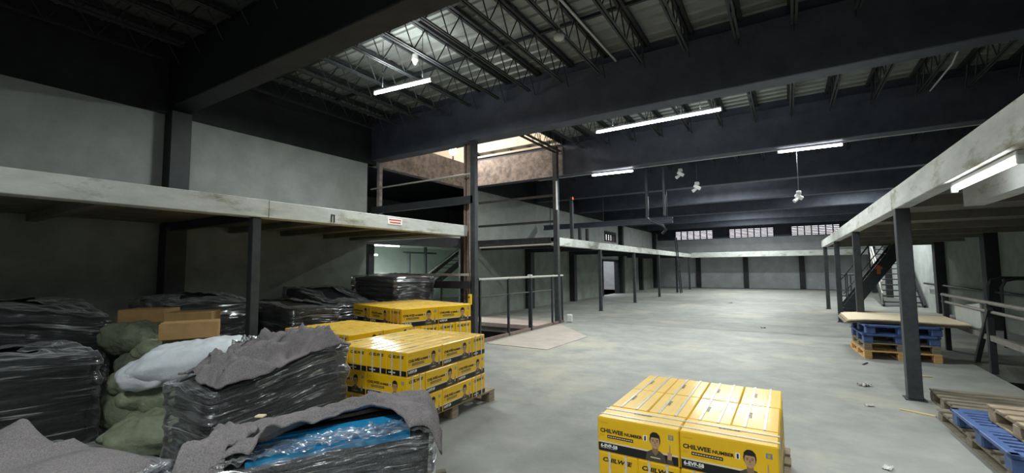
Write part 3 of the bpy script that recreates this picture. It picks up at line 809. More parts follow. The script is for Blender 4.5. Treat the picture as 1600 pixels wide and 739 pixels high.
# ================================================================== CARTONS
CL, CW, CH = .53, .265, .228
def portrait(mb, cx, z0, h, M):
    """printed man with raised hand: face, hair, jacket"""
    s = h
    hz = z0 + .66 * s
    def ell(cx_, cz_, a, b_, n=14, f=lambda t: 1): return [(cx_ + a * cos(2 * pi * k / n) * f(2 * pi * k / n), cz_ + b_ * sin(2 * pi * k / n)) for k in range(n)]
    poly(mb, [(cx - .34 * s, z0), (cx + .36 * s, z0), (cx + .30 * s, z0 + .26 * s), (cx + .14 * s, z0 + .36 * s), (cx - .12 * s, z0 + .36 * s), (cx - .28 * s, z0 + .27 * s)], M, 5, .0014)
    poly(mb, [(cx - .10 * s, z0 + .30 * s), (cx, z0 + .18 * s), (cx + .10 * s, z0 + .30 * s), (cx + .09 * s, z0 + .46 * s), (cx - .09 * s, z0 + .46 * s)], M, 7, .0017)
    poly(mb, ell(cx, hz + .05 * s, .185 * s, .255 * s), M, 4, .0018)
    poly(mb, ell(cx, hz - .02 * s, .155 * s, .235 * s), M, 6, .0021)
    poly(mb, [(cx - .155 * s, hz + .05 * s), (cx - .13 * s, hz + .12 * s), (cx + .13 * s, hz + .12 * s), (cx + .155 * s, hz + .05 * s), (cx + .165 * s, hz + .2 * s), (cx + .08 * s, hz + .29 * s), (cx - .08 * s, hz + .29 * s), (cx - .165 * s, hz + .2 * s)], M, 4, .0024)
    for d in (-1, 1):
        quad(mb, cx + d * .07 * s - .035 * s, cx + d * .07 * s + .035 * s, hz + .03 * s, hz + .05 * s, M, 4, .0024)
        quad(mb, cx + d * .07 * s - .025 * s, cx + d * .07 * s + .025 * s, hz - .015 * s, hz + .008 * s, M, 4, .0024)
    poly(mb, [(cx - .03 * s, hz - .09 * s), (cx + .03 * s, hz - .09 * s), (cx + .012 * s, hz + .01 * s), (cx - .012 * s, hz + .01 * s)], M, 7, .0024)
    quad(mb, cx - .055 * s, cx + .055 * s, hz - .15 * s, hz - .135 * s, M, 7, .0024)
    # raised hand with one finger up
    hx = cx + .46 * s
    poly(mb, [(hx - .06 * s, z0 + .1 * s), (hx + .08 * s, z0 + .1 * s), (hx + .09 * s, z0 + .36 * s), (hx - .05 * s, z0 + .38 * s)], M, 6, .0018)
    poly(mb, [(hx - .0 * s, z0 + .36 * s), (hx + .05 * s, z0 + .36 * s), (hx + .04 * s, z0 + .62 * s), (hx + .01 * s, z0 + .62 * s)], M, 6, .0018)
    poly(mb, [(hx - .1 * s, z0), (hx + .14 * s, z0), (hx + .1 * s, z0 + .14 * s), (hx - .07 * s, z0 + .14 * s)], M, 5, .0022)

PM = ['print_black', 'print_beige', 'print_white', 'print_blue', 'print_hair', 'print_jacket', 'print_skin', 'print_shadow', 'print_amber']
def carton_meshes():
    d = {}
    d['body'] = MB().bbox(-CL / 2 + .001, CL / 2 - .001, -CW / 2 + .001, CW / 2 - .001, .0, CH - .001, .007).mesh('carton', 'yellow')
    lab = MB()
    for a in (0,):
        M = Matrix.Rotation(a, 4, 'Z') @ Matrix.Translation((0, -CW / 2 + .001, 0))
        x0, x1 = -CL / 2 + .008, CL / 2 - .008
        quad(lab, x0, x1, .008, .062, M, 0)
        quad(lab, x0, x1, .062, .073, M, 1)
        text(lab, 'CHILWEE', x0 + .012, .190, .055, .006, M, 8)
        text(lab, 'CHILWEE', x0 + .012, .130, .158, .025, M, 0)
        text(lab, 'NUMBER', x0 + .178, .130, .118, .019, M, 0)
        quad(lab, x0 + .301, x0 + .325, .124, .160, M, 2)
        text(lab, '1', x0 + .308, .129, .010, .025, M, 0, .0018)
        quad(lab, x0 + .060, x0 + .235, .096, .116, M, 0)
        for k in range(11): quad(lab, x0 + .066 + k * .0152, x0 + .077 + k * .0152, .103, .109, M, 1, .0012)
        quad(lab, x0 + .012, x0 + .044, .112, .116, M, 8)
        quad(lab, x0 + .012, x0 + .040, .104, .108, M, 8)
        for k in range(3): quad(lab, x0 + .06 + k * .05, x0 + .10 + k * .05, .085, .0885, M, 8)
        text(lab, '6-EVF-58', x0 + .014, .033, .115, .021, M, 2)
        quad(lab, x0 + .014, x0 + .118, .027, .0285, M, 2, .0012)
        quad(lab, x0 + .345, x0 + .405, .030, .036, M, 1, .0026)
        portrait(lab, x0 + .375, .012, .185, M)
        quad(lab, x1 - .058, x1 - .026, .158, .188, M, 3)
        poly(lab, [(x1 - .05, .163), (x1 - .034, .163), (x1 - .034, .183), (x1 - .05, .183)], M, 8)
    d['label_print'] = lab.mesh('label_print', PM)
    en = MB()
    for a in (pi / 2,):
        M = Matrix.Rotation(a, 4, 'Z') @ Matrix.Translation((0, -CL / 2 + .001, 0))
        quad(en, -CW / 2 + .006, CW / 2 - .006, .008, .056, M, 0)
        text(en, 'CHILWEE', -.105, .168, .195, .026, M, 0, slant=.25)
        text(en, '6-EVF-58', -.10, .026, .085, .013, M, 2)
    d['end_print'] = en.mesh('end_print', PM)
    tp = MB()
    M = Matrix.Translation((0, 0, CH)) @ Matrix.Rotation(R(-90), 4, 'X')
    text(tp, '6-EVF-58', -.06, .028, .12, .018, M, 0)
    quad(tp, -CL / 2 + .01, CL / 2 - .01, -.012, -.0105, M, 8)
    text(tp, 'CHILWEE', -.05, -.05, .10, .012, M, 8)
    d['top_print'] = tp.mesh('top_print', PM)
    e = .0025
    for k, y in enumerate((-.055, .055)):
        s_ = MB()
        s_.box(-CL / 2 - e, CL / 2 + e, y - .008, y + .008, CH - .001, CH + .0028)
        for q_ in (-1, 1): s_.box(q_ * (CL / 2 + e / 2) - e / 2, q_ * (CL / 2 + e / 2) + e / 2, y - .008, y + .008, .002, CH)
        d['strap%d' % k] = s_.mesh('strap', 'strap')
    return d
CM = carton_meshes()
def carton(x, y, z, rz, label, group, sc=1.0):
    o = put('battery_carton', CM['body'], None, (x, y, z), rz)
    tag(o, label, 'carton', group)
    if sc != 1.0: o.scale = (sc, sc, sc)
    for a in (0, pi):
        put('label_print', CM['label_print'], o, None, a)
        put('end_print', CM['end_print'], o, None, a)
    put('top_print', CM['top_print'], o)
    put('strap', CM['strap0'], o)
    put('strap', CM['strap1'], o)
    return o

def pattern(kind):
    """cartons of one layer: (x, y, long axis along x?) in a 1.06 by 1.325 footprint with its centre at 0"""
    out = []
    sgn = 1 if kind == 'P' else -1      # P: lengthwise row at the near end
    Y0 = -(2 * CL + CW) / 2
    for k in range(2): out.append(((k - .5) * CL, sgn * (Y0 + CW / 2), True))
    for r_ in range(2):
        for k in range(4): out.append(((k - 1.5) * CW, sgn * (Y0 + CW + CL * (r_ + .5)), False))
    return out
def stack(cx, cy, rz, layers, who, sc=1.0, z0=.135, seed=1):
    rnd = random.Random(seed)
    grp = 'yellow battery cartons on ' + who
    nl = len(layers)
    for li, kind in enumerate(layers):
        lay = 'top layer' if li == nl - 1 else ('bottom layer' if li == 0 and nl > 1 else 'middle layer')
        if nl == 2 and li == 0: lay = 'lower layer'
        cs = []
        for (x, y, lng) in pattern(kind):
            interior = (not lng) and abs(x) < .3 and abs(y) < .45
            if li < nl - 1 and interior and abs(y) < .3: continue
            a = rz + (0 if lng else pi / 2)
            wx = cx + (x * cos(rz) - y * sin(rz)) * sc
            wy = cy + (x * sin(rz) + y * cos(rz)) * sc
            cs.append([wx, wy, a, x, y])
        side = abs(rz) > .8
        # rows as one sees them: across the view for straight stacks, columns for turned ones
        rows = sorted({round(c[4], 3) for c in cs})
        for c in cs:
            ri = rows.index(round(c[4], 3))
            same = sorted([d for d in cs if round(d[4], 3) == round(c[4], 3)], key=lambda d: d[3])
            ci = same.index(c)
            n = len(same)
            if side:
                rn = ['left', 'middle', 'right'][ri] + ' column'
                pos = 'nearest' if ci == n - 1 else ('farthest' if ci == 0 else ORD[n - 1 - ci] + ' back')
            else:
                rn = ['front', 'middle', 'back'][ri] + ' row'
                pos = 'leftmost' if ci == 0 else ('rightmost' if ci == n - 1 else ORD[ci] + ' from left')
            carton(c[0] + rnd.uniform(-.003, .003), c[1] + rnd.uniform(-.003, .003), z0 + li * CH * sc, c[2] + rnd.uniform(-.006, .006),
                   'yellow carton, %s, %s, %s, %s' % (pos, rn, lay, who.replace('the ', '', 1)), grp, sc)

# ------------------------------------------------------------------ pallets
def wooden_pallet(x, y, rz, lx, ly, label, m='pallet_wood', z=0.0, h=.135, nb=7, mblock=None):
    o = thing('wooden_pallet', label, 'pallet', (x, y, z), rz)
    t = .02
    w = ly / nb * .72
    rnd = random.Random(int((x * 31 + y * 17 + z * 7) * 100))
    dm = MB().bbox(-lx / 2, lx / 2, -w / 2, w / 2, 0, t, .003).mesh('deck_board', m)
    for k in range(nb): put('deck_board', dm, o, (rnd.uniform(-.006, .006), -ly / 2 + w / 2 + (ly - w) * k / (nb - 1), h - t))
    cm = MB().bbox(-.05, .05, -ly / 2, ly / 2, 0, t, .003).mesh('cross_board', m)
    bm_ = MB().bbox(-.055, .055, -.06, .06, 0, h - 3 * t, .004).mesh('block', mblock or m)
    for xx in (-lx / 2 + .06, 0, lx / 2 - .06):
        put('cross_board', cm, o, (xx, 0, h - 2 * t))
        put('bottom_board', cm, o, (xx, 0, 0))
        for yy in (-ly / 2 + .06, 0, ly / 2 - .06): put('block', bm_, o, (xx, yy, t))
    return o
def plastic_pallet(x, y, rz, lx, ly, label, z=0.0, h=.15):
    o = thing('plastic_pallet', label, 'pallet', (x, y, z), rz)
    rim = MB()
    t = .035
    for a, b_, c, d in ((-lx / 2, lx / 2, -ly / 2, -ly / 2 + .06), (-lx / 2, lx / 2, ly / 2 - .06, ly / 2), (-lx / 2, -lx / 2 + .06, -ly / 2, ly / 2), (lx / 2 - .06, lx / 2, -ly / 2, ly / 2)):
        rim.bbox(a, b_, c, d, h - t, h, .006)
    rim.box(-lx / 2, lx / 2, -.06, .06, h - t + .002, h - .002).box(-.06, .06, -ly / 2, ly / 2, h - t + .002, h - .003)
    rim.build('rim', 'blue_plastic', o)
    sm = MB().bbox(-lx / 2 + .05, lx / 2 - .05, -.018, .018, h - t + .004, h - .004, .004).mesh('slat', 'blue_plastic')
    n = max(4, int(ly / .085))
    for k in range(1, n): put('slat', sm, o, (0, -ly / 2 + ly * k / n, 0))
    bm_ = MB().bbox(-.07, .07, -.07, .07, 0, h - t, .012).mesh('foot', 'blue_plastic')
    for xx in (-lx / 2 + .08, 0, lx / 2 - .08):
        for yy in (-ly / 2 + .08, 0, ly / 2 - .08): put('foot', bm_, o, (xx, yy, 0))
    return o

wooden_pallet(-.605, 3.6, 0, 1.12, 1.36, 'wooden pallet under the front right stack of yellow cartons', 'pallet_wood')
stack(-.615, 3.575, 0, 'QP', 'the front right pallet', seed=3)
wooden_pallet(-3.67, 3.78, R(90), 1.5, 1.14, 'wooden pallet under the large middle stack of yellow cartons')
stack(-3.60, 3.64, R(2.5), 'QPQ', 'the middle left pallet', seed=5)
wooden_pallet(-5.14, 3.98, 0, 1.3, 1.1, 'wooden pallet under the yellow cartons by the mezzanine post')
stack(-5.12, 3.98, R(-90), 'QPQ', 'the pallet by the post', seed=7)
wooden_pallet(-5.62, 5.62, R(-14), 1.64, 1.3, 'wooden pallet under the yellow cartons before the lift')
stack(-5.60, 5.62, R(-104), 'QPQ', 'the pallet before the lift', sc=1.26, seed=9, z0=.05 + .086)

# ================================================================== WRAPPED PILES
def quad_ring(q, n, rad=.10, grow=0.0):
    """n points round a quad with rounded corners; returns (points, outward normals)"""
    q = [Vector((*p, 0)) for p in q]
    c = sum(q, Vector()) / 4
    pts = []
    per = [(q[(i + 1) % 4] - q[i]).length for i in range(4)]
    tot = sum(per)
    for k in range(n):
        d = k / n * tot
        i = 0
        while d > per[i] and i < 3:
            d -= per[i]
            i += 1
        pts.append(q[i].lerp(q[(i + 1) % 4], d / per[i]))
    for _ in range(max(1, int(rad * n / tot * 1.2))):
        pts = [(pts[k - 1] + pts[k] * 2 + pts[(k + 1) % n]) / 4 for k in range(n)]
    nr = []
    for k in range(n):
        t_ = pts[(k + 1) % n] - pts[k - 1]
        nr.append(Vector((t_.y, -t_.x, 0)).normalized())
    return [p + nrm * grow for p, nrm in zip(pts, nr)], nr
def bil(q, h, x, y):
    """height at x,y by inverse distance to the four corners (smooth)"""
    w = [1 / ((x - p[0]) ** 2 + (y - p[1]) ** 2 + .02) for p in q]
    return sum(a * b_ for a, b_ in zip(w, h)) / sum(w)

def pile(name, label, q, ht, z0, n, sheet_m, sheet_name='foam_sheet', film='film', jit=.03, dome=0.0, seed=1, film_amp=.02, lean=(0, 0), film_top=.22, cat='pallet load', tilt=.0):
    rnd = random.Random(seed)
    cx, cy = sum(p[0] for p in q) / 4, sum(p[1] for p in q) / 4
    root = thing(name, label, cat, (cx, cy, z0))
    ql = [(p[0] - cx, p[1] - cy) for p in q]
    N = 56
    base, nrm = quad_ring(ql, N, .09)
    rmax = max(p.length for p in base)
    def H(x, y, f):
        top = bil(ql, ht, x, y) - z0
        rr = (x * x + y * y) / (rmax * rmax)
        return f * top + dome * f * (0.5 - rr)
    for k in range(n):
        f0, f1 = k / n, (k + .93) / n
        dx, dy, s_ = rnd.uniform(-jit, jit), rnd.uniform(-jit, jit), 1 - rnd.uniform(0, jit * 1.2)
        vs, fs = [], []
        prof = ((f0, .985), (f0 + (f1 - f0) * .25, 1.0), (f0 + (f1 - f0) * .75, 1.0), (f1, .98))
        for f, g in prof:
            for i, p in enumerate(base):
                w = 1 + .02 * nz(p.x * 3 + seed, p.y * 3, k * .9)
                x, y = p.x * s_ * g * w + dx + lean[0] * f, p.y * s_ * g * w + dy + lean[1] * f
                vs.append((x, y, H(x, y, f) + .012 * nz(p.x * 4, p.y * 4, k * .7 + seed)))
        for j in range(3):
            for i in range(N): fs.append((j * N + i, j * N + (i + 1) % N, (j + 1) * N + (i + 1) % N, (j + 1) * N + i))
        # top as rings inwards
        o_ = len(vs)
        for g in (.66, .33):
            for i, p in enumerate(base):
                x, y = p.x * s_ * g + dx + lean[0] * f1, p.y * s_ * g + dy + lean[1] * f1
                vs.append((x, y, H(x, y, f1) + .014 * nz(x * 5, y * 5, k + seed)))
        a = 3 * N
        for b_ in (o_, o_ + N):
            for i in range(N): fs.append((a + i, a + (i + 1) % N, b_ + (i + 1) % N, b_ + i))
            a = b_
        fs.append(tuple(a + i for i in range(N)))
        fs.append(tuple(range(N))[::-1])
        MB().add(vs, fs).build(sheet_name, sheet_m if isinstance(sheet_m, str) else sheet_m[k % len(sheet_m)], root, smooth=True)
    if film:
        nu, nv = 190, 74
        ring, nr = quad_ring(ql, nu, .06, .04 + jit)
        fn_mb = MB()
        def F(u, v):
            i = int(round(u * nu)) % nu
            p, q_ = ring[i], nr[i]
            if v < .8:
                f = v / .8
                g = 1.0
                inn = 0
            else:
                f = 1.0
                inn = (v - .8) / .2
                g = 1 - inn * film_top / max(p.length, .2)
            a = 2 * pi * u
            fa = f + tilt * .22 * sin(a + seed)
            d = nz(cos(a) * 2.2 + seed, sin(a) * 2.2, fa * 9) * film_amp - abs(nz(cos(a) * 2.6, sin(a) * 2.6 + seed, fa * 15)) * film_amp * .7 - abs(nz(cos(a) * 5 + 3, sin(a) * 5 + seed, fa * 34 + 5)) * film_amp * .12
            pinch = -.012 * abs(sin(f * n * pi * .5))
            x = p.x * g + q_.x * (d + pinch) * (1 - inn) + lean[0] * f
            y = p.y * g + q_.y * (d + pinch) * (1 - inn) + lean[1] * f
            z = H(x, y, f) + (.02 + .025 * nz(x * 8, y * 8, seed) if v >= .8 else 0) + .006 * (v >= .79)
            return (x, y, max(z, .004))
        fn_mb.grid(nu, nv, F, 0, True)
        me = fn_mb.mesh('plastic_film', film, True)
        uv_grid(me, nu, nv, True)
        put('plastic_film', me, root)
    return root, ql, H

def blanket(root, name, fn, nu, nv, m, thick=.012, label=None):
    """draped cloth: fn(u, v) -> point; given a real thickness"""
    pts = [[Vector(fn(i / (nu - 1), j / (nv - 1))) for i in range(nu)] for j in range(nv)]
    vs, fs = [], []
    for j in range(nv):
        for i in range(nu): vs.append(pts[j][i])
    for j in range(nv):
        for i in range(nu):
            a = pts[j][min(i + 1, nu - 1)] - pts[j][max(i - 1, 0)]
            b_ = pts[min(j + 1, nv - 1)][i] - pts[max(j - 1, 0)][i]
            n_ = a.cross(b_)
            n_ = n_.normalized() if n_.length > 1e-9 else Vector((0, 0, 1))
            vs.append(pts[j][i] - n_ * thick)
    o_ = nu * nv
    for j in range(nv - 1):
        for i in range(nu - 1):
            q_ = (j * nu + i, j * nu + i + 1, (j + 1) * nu + i + 1, (j + 1) * nu + i)
            fs.append(q_)
            fs.append(tuple(o_ + k for k in q_[::-1]))
    edge = [(j * nu, (j + 1) * nu) for j in range(nv - 1)][::-1]
    for j in range(nv - 1):
        fs.append((j * nu, (j + 1) * nu, o_ + (j + 1) * nu, o_ + j * nu))
        fs.append((j * nu + nu - 1, o_ + j * nu + nu - 1, o_ + (j + 1) * nu + nu - 1, (j + 1) * nu + nu - 1))
    for i in range(nu - 1):
        fs.append((i, o_ + i, o_ + i + 1, i + 1))
        t_ = (nv - 1) * nu
        fs.append((t_ + i, t_ + i + 1, o_ + t_ + i + 1, o_ + t_ + i))
    o = MB().add(vs, fs).build(name, m, root, smooth=True)
    if label: o['label'] = label
    return o

# --- black layered pile at the left edge
pile('wrapped_pile', 'black layered pile in shiny clear film at the left edge', [(-6.75, .3), (-5.70, .35), (-5.68, 1.52), (-6.75, 1.52)], [.83, .84, .80, .84], 0, 11, 'black_sheet', 'black_sheet', 'film_fine', .025, .03, 11, .022, film_top=.5)
# --- black pile behind it
pile('wrapped_pile', 'tall black glossy wrapped pile against the left wall', [(-8.4, .5), (-7.05, .6), (-7.02, 1.95), (-8.4, 1.9)], [1.2, 1.22, 1.08, 1.25], 0, 9, 'black_sheet', 'black_sheet', 'film', .03, .10, 12, .04, film_top=.6, tilt=.6)
# --- dark navy and brown piles under the mezzanine
pile('wrapped_pile', 'dark navy wrapped pile behind the cardboard boxes', [(-8.5, 2.65), (-7.0, 2.6), (-6.95, 3.62), (-8.5, 3.68)], [1.2, 1.15, 1.14, 1.22], 0, 7, 'navy_sheet', 'dark_sheet', 'film', .05, .09, 13, .05, film_top=.5, tilt=.4)
pile('wrapped_pile', 'brownish topped wrapped pile right of the near mezzanine post', [(-8.1, 4.0), (-6.5, 4.0), (-6.42, 4.72), (-8.1, 4.74)], [1.05, 1.0, .98, 1.05], 0, 9, ['navy_sheet', 'navy_sheet', 'brown_sheet'], 'brown_sheet', 'film', .03, .05, 14, .03, film_top=.3, tilt=.3)
pile('wrapped_pile', 'grey wrapped pile leaning before the tall dark pile', [(-8.5, 5.05), (-6.97, 5.03), (-6.97, 6.0), (-8.5, 6.02)], [1.26, 1.0, .95, 1.26], 0, 8, 'navy_sheet', 'dark_sheet', 'film_fine', .05, .04, 15, .045, film_top=.4, tilt=.5)
pile('wrapped_pile', 'tall dark pile wrapped in crinkled film by the lift', [(-8.1, 6.35), (-6.75, 6.3), (-6.65, 7.3), (-8.1, 7.3)], [1.45, 1.44, 1.44, 1.5], 0, 13, 'felt_dark', 'felt_sheet', 'film_fine', .03, .04, 16, .035, film_top=.05, tilt=.2)

# --- pile with crumpled felt (behind the blue one)
Q3 = [(-4.02, 1.52), (-3.47, 1.55), (-3.44, 2.62), (-4.25, 2.62)]
p3, q3, H3 = pile('wrapped_pile', 'grey felt pile with crumpled felt on top, in clear film', Q3, [.74, .72, .90, .86], 0, 10, 'felt_dark', 'felt_sheet', 'film_fine', .025, .03, 21, .03, film_top=.1, tilt=.35)
def crumple(u, v):
    x = -.26 + .68 * v + .05 * sin(u * 9)
    y = -.50 + 1.02 * u + .05 * sin(v * 7)
    b_ = H3(x, y, 1) + .03
    r = max(0, 1 - 2.4 * abs(nz(x * 3.6 + 4, y * 3.0, .5))) ** 2 * .15 + max(0, 1 - 2.6 * abs(nz(x * 7.5, y * 6.5, 2.5))) ** 2 * .06
    edge = min(u, 1 - u, v, 1 - v) * 8
    return (x + .06 * nz(x * 6, y * 6, 7), y + .06 * nz(x * 6, y * 6, 9), b_ + r * min(1, edge + .25) + .015)
blanket(p3, 'felt_blanket', crumple, 90, 70, 'felt', .014)
def roll(u, v):
    a = v * 2 * pi * 1.15
    r = .055 + .012 * nz(u * 6, v * 3, 3) + .012 * v
    x = .02 + .08 * sin(u * 5)
    y = -.42 + .85 * u
    return (x + r * cos(a), y + .02 * nz(u * 9, v * 5), H3(x, y, 1) + .15 + r * sin(a) + .05 * nz(u * 7, v * 2, 4))
blanket(p3, 'felt_roll', roll, 40, 26, 'felt', .01)
# clear crumpled film scrap
def scrap(u, v):
    return (-.34 + .22 * u + .05 * nz(u * 6, v * 6, 1), -.10 + .26 * v + .05 * nz(u * 6, v * 6, 5), H3(-.2, .1, 1) + .10 + .13 * abs(nz(u * 5, v * 5, 8)) + .05 * u)
fm = MB().grid(24, 24, scrap).mesh('film_scrap', 'film_fine', True)
uv_grid(fm, 24, 24, False)
put('film_scrap', fm, p3)

# --- pile with blue sheets (front)
A2, B2, C2, D2 = (-3.12, 1.50), (-2.27, 2.46), (-1.90, 2.04), (-2.68, 1.06)
Q2 = [D2, C2, B2, A2]
p2, q2, H2 = pile('wrapped_pile', 'grey felt pile with blue sheets showing through torn film', Q2, [.52, .60, .62, .52], .135, 9, 'felt_dark', 'felt_sheet', 'film_fine', .02, .02, 31, .028, film_top=.06, tilt=.25)
uv2 = Vector((B2[0] - A2[0], B2[1] - A2[1], 0)).normalized()     # along
vv2 = Vector((D2[0] - A2[0], D2[1] - A2[1], 0)).normalized()     # towards the camera
cen2 = Vector((sum(p[0] for p in Q2) / 4, sum(p[1] for p in Q2) / 4, 0))
A2l = Vector((*A2, 0)) - cen2
def on2(s_, t_):
    p = A2l + uv2 * (s_ * 1.28) + vv2 * (t_ * .60)
    return p.x, p.y
for k in range(5):
    t0 = .40 + .112 * k
    sh = MB()
    za = .045 - .004 * k
    vs = []
    for (s_, t_) in ((.22, t0), (.90, t0 + .01), (.90, t0 + .10), (.22, t0 + .10)):
        x, y = on2(s_, t_)
        vs.append((x, y, H2(x, y, 1) + za))
    vs += [(x, y, z - .03) for x, y, z in vs]
    sh.add(vs, [(3, 2, 1, 0), (4, 5, 6, 7), (0, 1, 5, 4), (1, 2, 6, 5), (2, 3, 7, 6), (3, 0, 4, 7)])
    o = sh.build('blue_sheet', 'blue_sheet', p2)
LIM = ((-.1, 1.02), (.24, 1.0), (.33, .84), (.45, .62), (.57, .46), (.70, .50), (.80, .66), (.90, 1.0), (1.1, 1.02))
def limit(s_):
    for (a, p), (b_, q_) in zip(LIM, LIM[1:]):
        if s_ <= b_:
            w = max(0, min(1, (s_ - a) / (b_ - a)))
            w = w * w * (3 - 2 * w)
            return p + (q_ - p) * w
    return LIM[-1][1]
def cover(u, v):
    # felt covering the far part and both ends; its near rim is wavy and lifted
    s_ = -.05 + 1.09 * u
    lim = limit(s_) + .02 * sin(u * 26)
    t_ = -.07 + v * (lim + .07)
    x, y = on2(s_, t_)
    z = H2(x, y, 1) + .085 + .05 * nz(u * 5, v * 4, 1) + .035 * abs(nz(u * 11, v * 7, 4)) + .03 * max(0, sin(v * 6 + u * 8)) * v
    if lim < .95: z += .03 * max(0, v - .8) * 5
    if v < .10: z -= (.10 - v) * 2.0
    if u > .95: z -= (u - .95) * 2.4
    if u < .06: z -= (.06 - u) * 3.0
    if t_ > .96: z -= (t_ - .96) * 1.2
    return (x, y, z)
blanket(p2, 'felt_blanket', cover, 90, 52, 'felt', .014)
def cover2(u, v):
    # folded flap hanging over the near end
    s_ = -.08 + .26 * v + .03 * sin(u * 6)
    t_ = .42 + .68 * u
    x, y = on2(s_, t_)
    z = H2(x, y, 1) + .12 + .05 * abs(nz(u * 5, v * 6, 6)) + .03 * sin(v * pi)
    if v < .35: z -= (.35 - v) * 1.2
    if u > .8: z -= (u - .8) * .9
    return (x, y, z)
blanket(p2, 'felt_blanket', cover2, 40, 30, 'felt', .014)
x, y = on2(.17, .18)
MB().bbox(-.028, .028, -.022, .022, -.006, .006, .003).build('pale_tag', 'print_beige', p2, (x, y, H2(x, y, 1) + .14), .5)
def rim(u, v):
    s_ = .08 + .92 * u
    x, y = on2(s_, 1.03 + .02 * sin(u * 20) - .32 * v)
    return (x, y, H2(x, y, 1) + .055 + .03 * nz(u * 18, v * 4, 2) + .02 * nz(u * 40, v * 9, 4))
fm = MB().grid(90, 22, rim).mesh('film_sheet', 'film_fine', True)
uv_grid(fm, 90, 22, False)
put('film_sheet', fm, p2)
wooden_pallet(-2.47, 1.80, math.atan2(uv2.y, uv2.x), 1.5, .62, 'wooden pallet under the pile with blue sheets', 'pallet_old')

# --- felt topped pile at the bottom left corner
Q1 = [(-4.30, .12), (-2.86, .42), (-3.06, 1.12), (-4.45, .66)]
p1, q1, H1 = pile('wrapped_pile', 'felt covered pile in the bottom left corner of the picture', Q1, [.50, .50, .50, .52], 0, 8, 'felt_dark', 'felt_sheet', 'film', .02, .02, 41, .03, film_top=.05)
cen1 = Vector((sum(p[0] for p in Q1) / 4, sum(p[1] for p in Q1) / 4, 0))
def top1(u, v):
    a = Vector((*Q1[0], 0)).lerp(Vector((*Q1[1], 0)), u)
    b_ = Vector((*Q1[3], 0)).lerp(Vector((*Q1[2], 0)), u)
    p = a.lerp(b_, -.06 + 1.12 * v) - cen1
    p.x += (u - .5) * .10
    z = H1(p.x, p.y, 1) + .04 + .035 * nz(p.x * 3, p.y * 3, 2)
    # ridge of a lifted fold
    d = Vector((p.x + .42, p.y - .18, 0)).length
    z += .15 * max(0, 1 - d / .30) ** 1.6 + .05 * max(0, 1 - abs(p.x + .15 - p.y * .4) / .12)
    z += .06 * max(0, 1 - Vector((p.x - .35, p.y - .30, 0)).length / .35)
    e = min(u, 1 - u, v, 1 - v)
    if e < .06: z -= (.06 - e) * 1.8
    return (p.x, p.y, z)
blanket(p1, 'felt_blanket', top1, 80, 50, 'felt', .014)
def frill(u, v):
    p = Vector((*Q1[1], 0)).lerp(Vector((*Q1[2], 0)), u) - cen1
    n_ = Vector((.9, .3, 0))
    q_ = p + n_ * (.02 + .10 * v + .03 * nz(u * 9, v * 6, 3))
    return (q_.x, q_.y, H1(p.x, p.y, 1) + .03 - .10 * v + .05 * nz(u * 11, v * 8, 5))
fm = MB().grid(50, 18, frill).mesh('film_sheet', 'film_fine', True)
uv_grid(fm, 50, 18, False)
put('film_sheet', fm, p1)

# ================================================================== SACKS, BAG, CARDBOARD
def sack(name, label, loc, size, rz, m, seed, tilt=(0, 0), cat='sack', group=None, tie=True, fold=.06, flat=3.0):
    nu, nv = 56, 30
    sx, sy, sz = size
    def F(u, v):
        a, b_ = 2 * pi * u, pi * (v - .5)
        ca, sa = cos(a), sin(a)
        e = 2 / flat
        px = math.copysign(abs(ca) ** e, ca)
        py = math.copysign(abs(sa) ** e, sa)
        r = max(cos(b_), 0) ** .62
        x, y, z = px * r * sx / 2, py * r * sy / 2, sin(b_) * sz / 2
        # pinched seams at both ends, gathered pleats
        k = max(0, abs(x) / (sx / 2) - .62) / .38
        z *= 1 - .45 * k
        y *= 1 + .05 * k
        f = fold * (abs(nz(x * 5 + seed, y * 5, z * 5)) * 1.4 + .6 * abs(nz(x * 13, y * 10 + seed, z * 12)) + .30 * (1 - 2 * abs(nz(x * 4 - seed, y * 7, z * 7 + 2))) - .45)
        f += fold * .5 * k * sin(y * 55 + seed)
        n_ = Vector((x / sx, y / sy, z / sz * 1.2)).normalized()
        p = Vector((x, y, z)) + n_ * f
        p.z += tilt[0] * x + tilt[1] * y
        return p
    o = MB().grid(nu, nv, F, 0, True).build(name, m, None, loc, rz, smooth=True)
    tag(o, label, cat, group)
    if tie:
        MB().tube([(sx * .47, 0, tilt[0] * sx * .47), (sx * .53, .01, tilt[0] * sx * .5), (sx * .58, .03, tilt[0] * sx * .55 + .02)], [.03, .02, .045], 10).build('tied_neck', m, o, smooth=True)
    return o
SG = 'green woven sacks between the wrapped piles'
sack('woven_sack', 'top green sack at the back beside the black pile', (-6.72, 2.16, .80), (.86, .52, .34), R(20), 'sack_dark', 1, group=SG)
sack('woven_sack', 'green sack below the back cardboard boxes', (-6.35, 2.25, .50), (.9, .6, .34), R(10), 'sack_dark', 2, group=SG)
sack('woven_sack', 'crumpled green sack under the front cardboard box', (-5.55, 2.20, .76), (.80, .50, .26), R(40), 'sack', 3, group=SG)
sack('woven_sack', 'green sack with pointed corner left of the white bag', (-5.62, 1.98, .52), (.78, .48, .32), R(30), 'sack', 4, (.1, 0), group=SG)
sack('woven_sack', 'big green sack in the shadow beside the film wrapped black pile', (-5.72, 1.98, .18), (1.0, .62, .40), R(25), 'sack_dark', 5, group=SG)
sack('woven_sack', 'wrinkled green sack just below the white bag', (-4.95, 1.93, .47), (.86, .55, .30), R(35), 'sack', 6, (.08, 0), group=SG, fold=.06)
sack('woven_sack', 'lowest green sack beside the crumpled felt pile', (-4.72, 1.80, .20), (.92, .56, .32), R(48), 'sack', 7, group=SG)
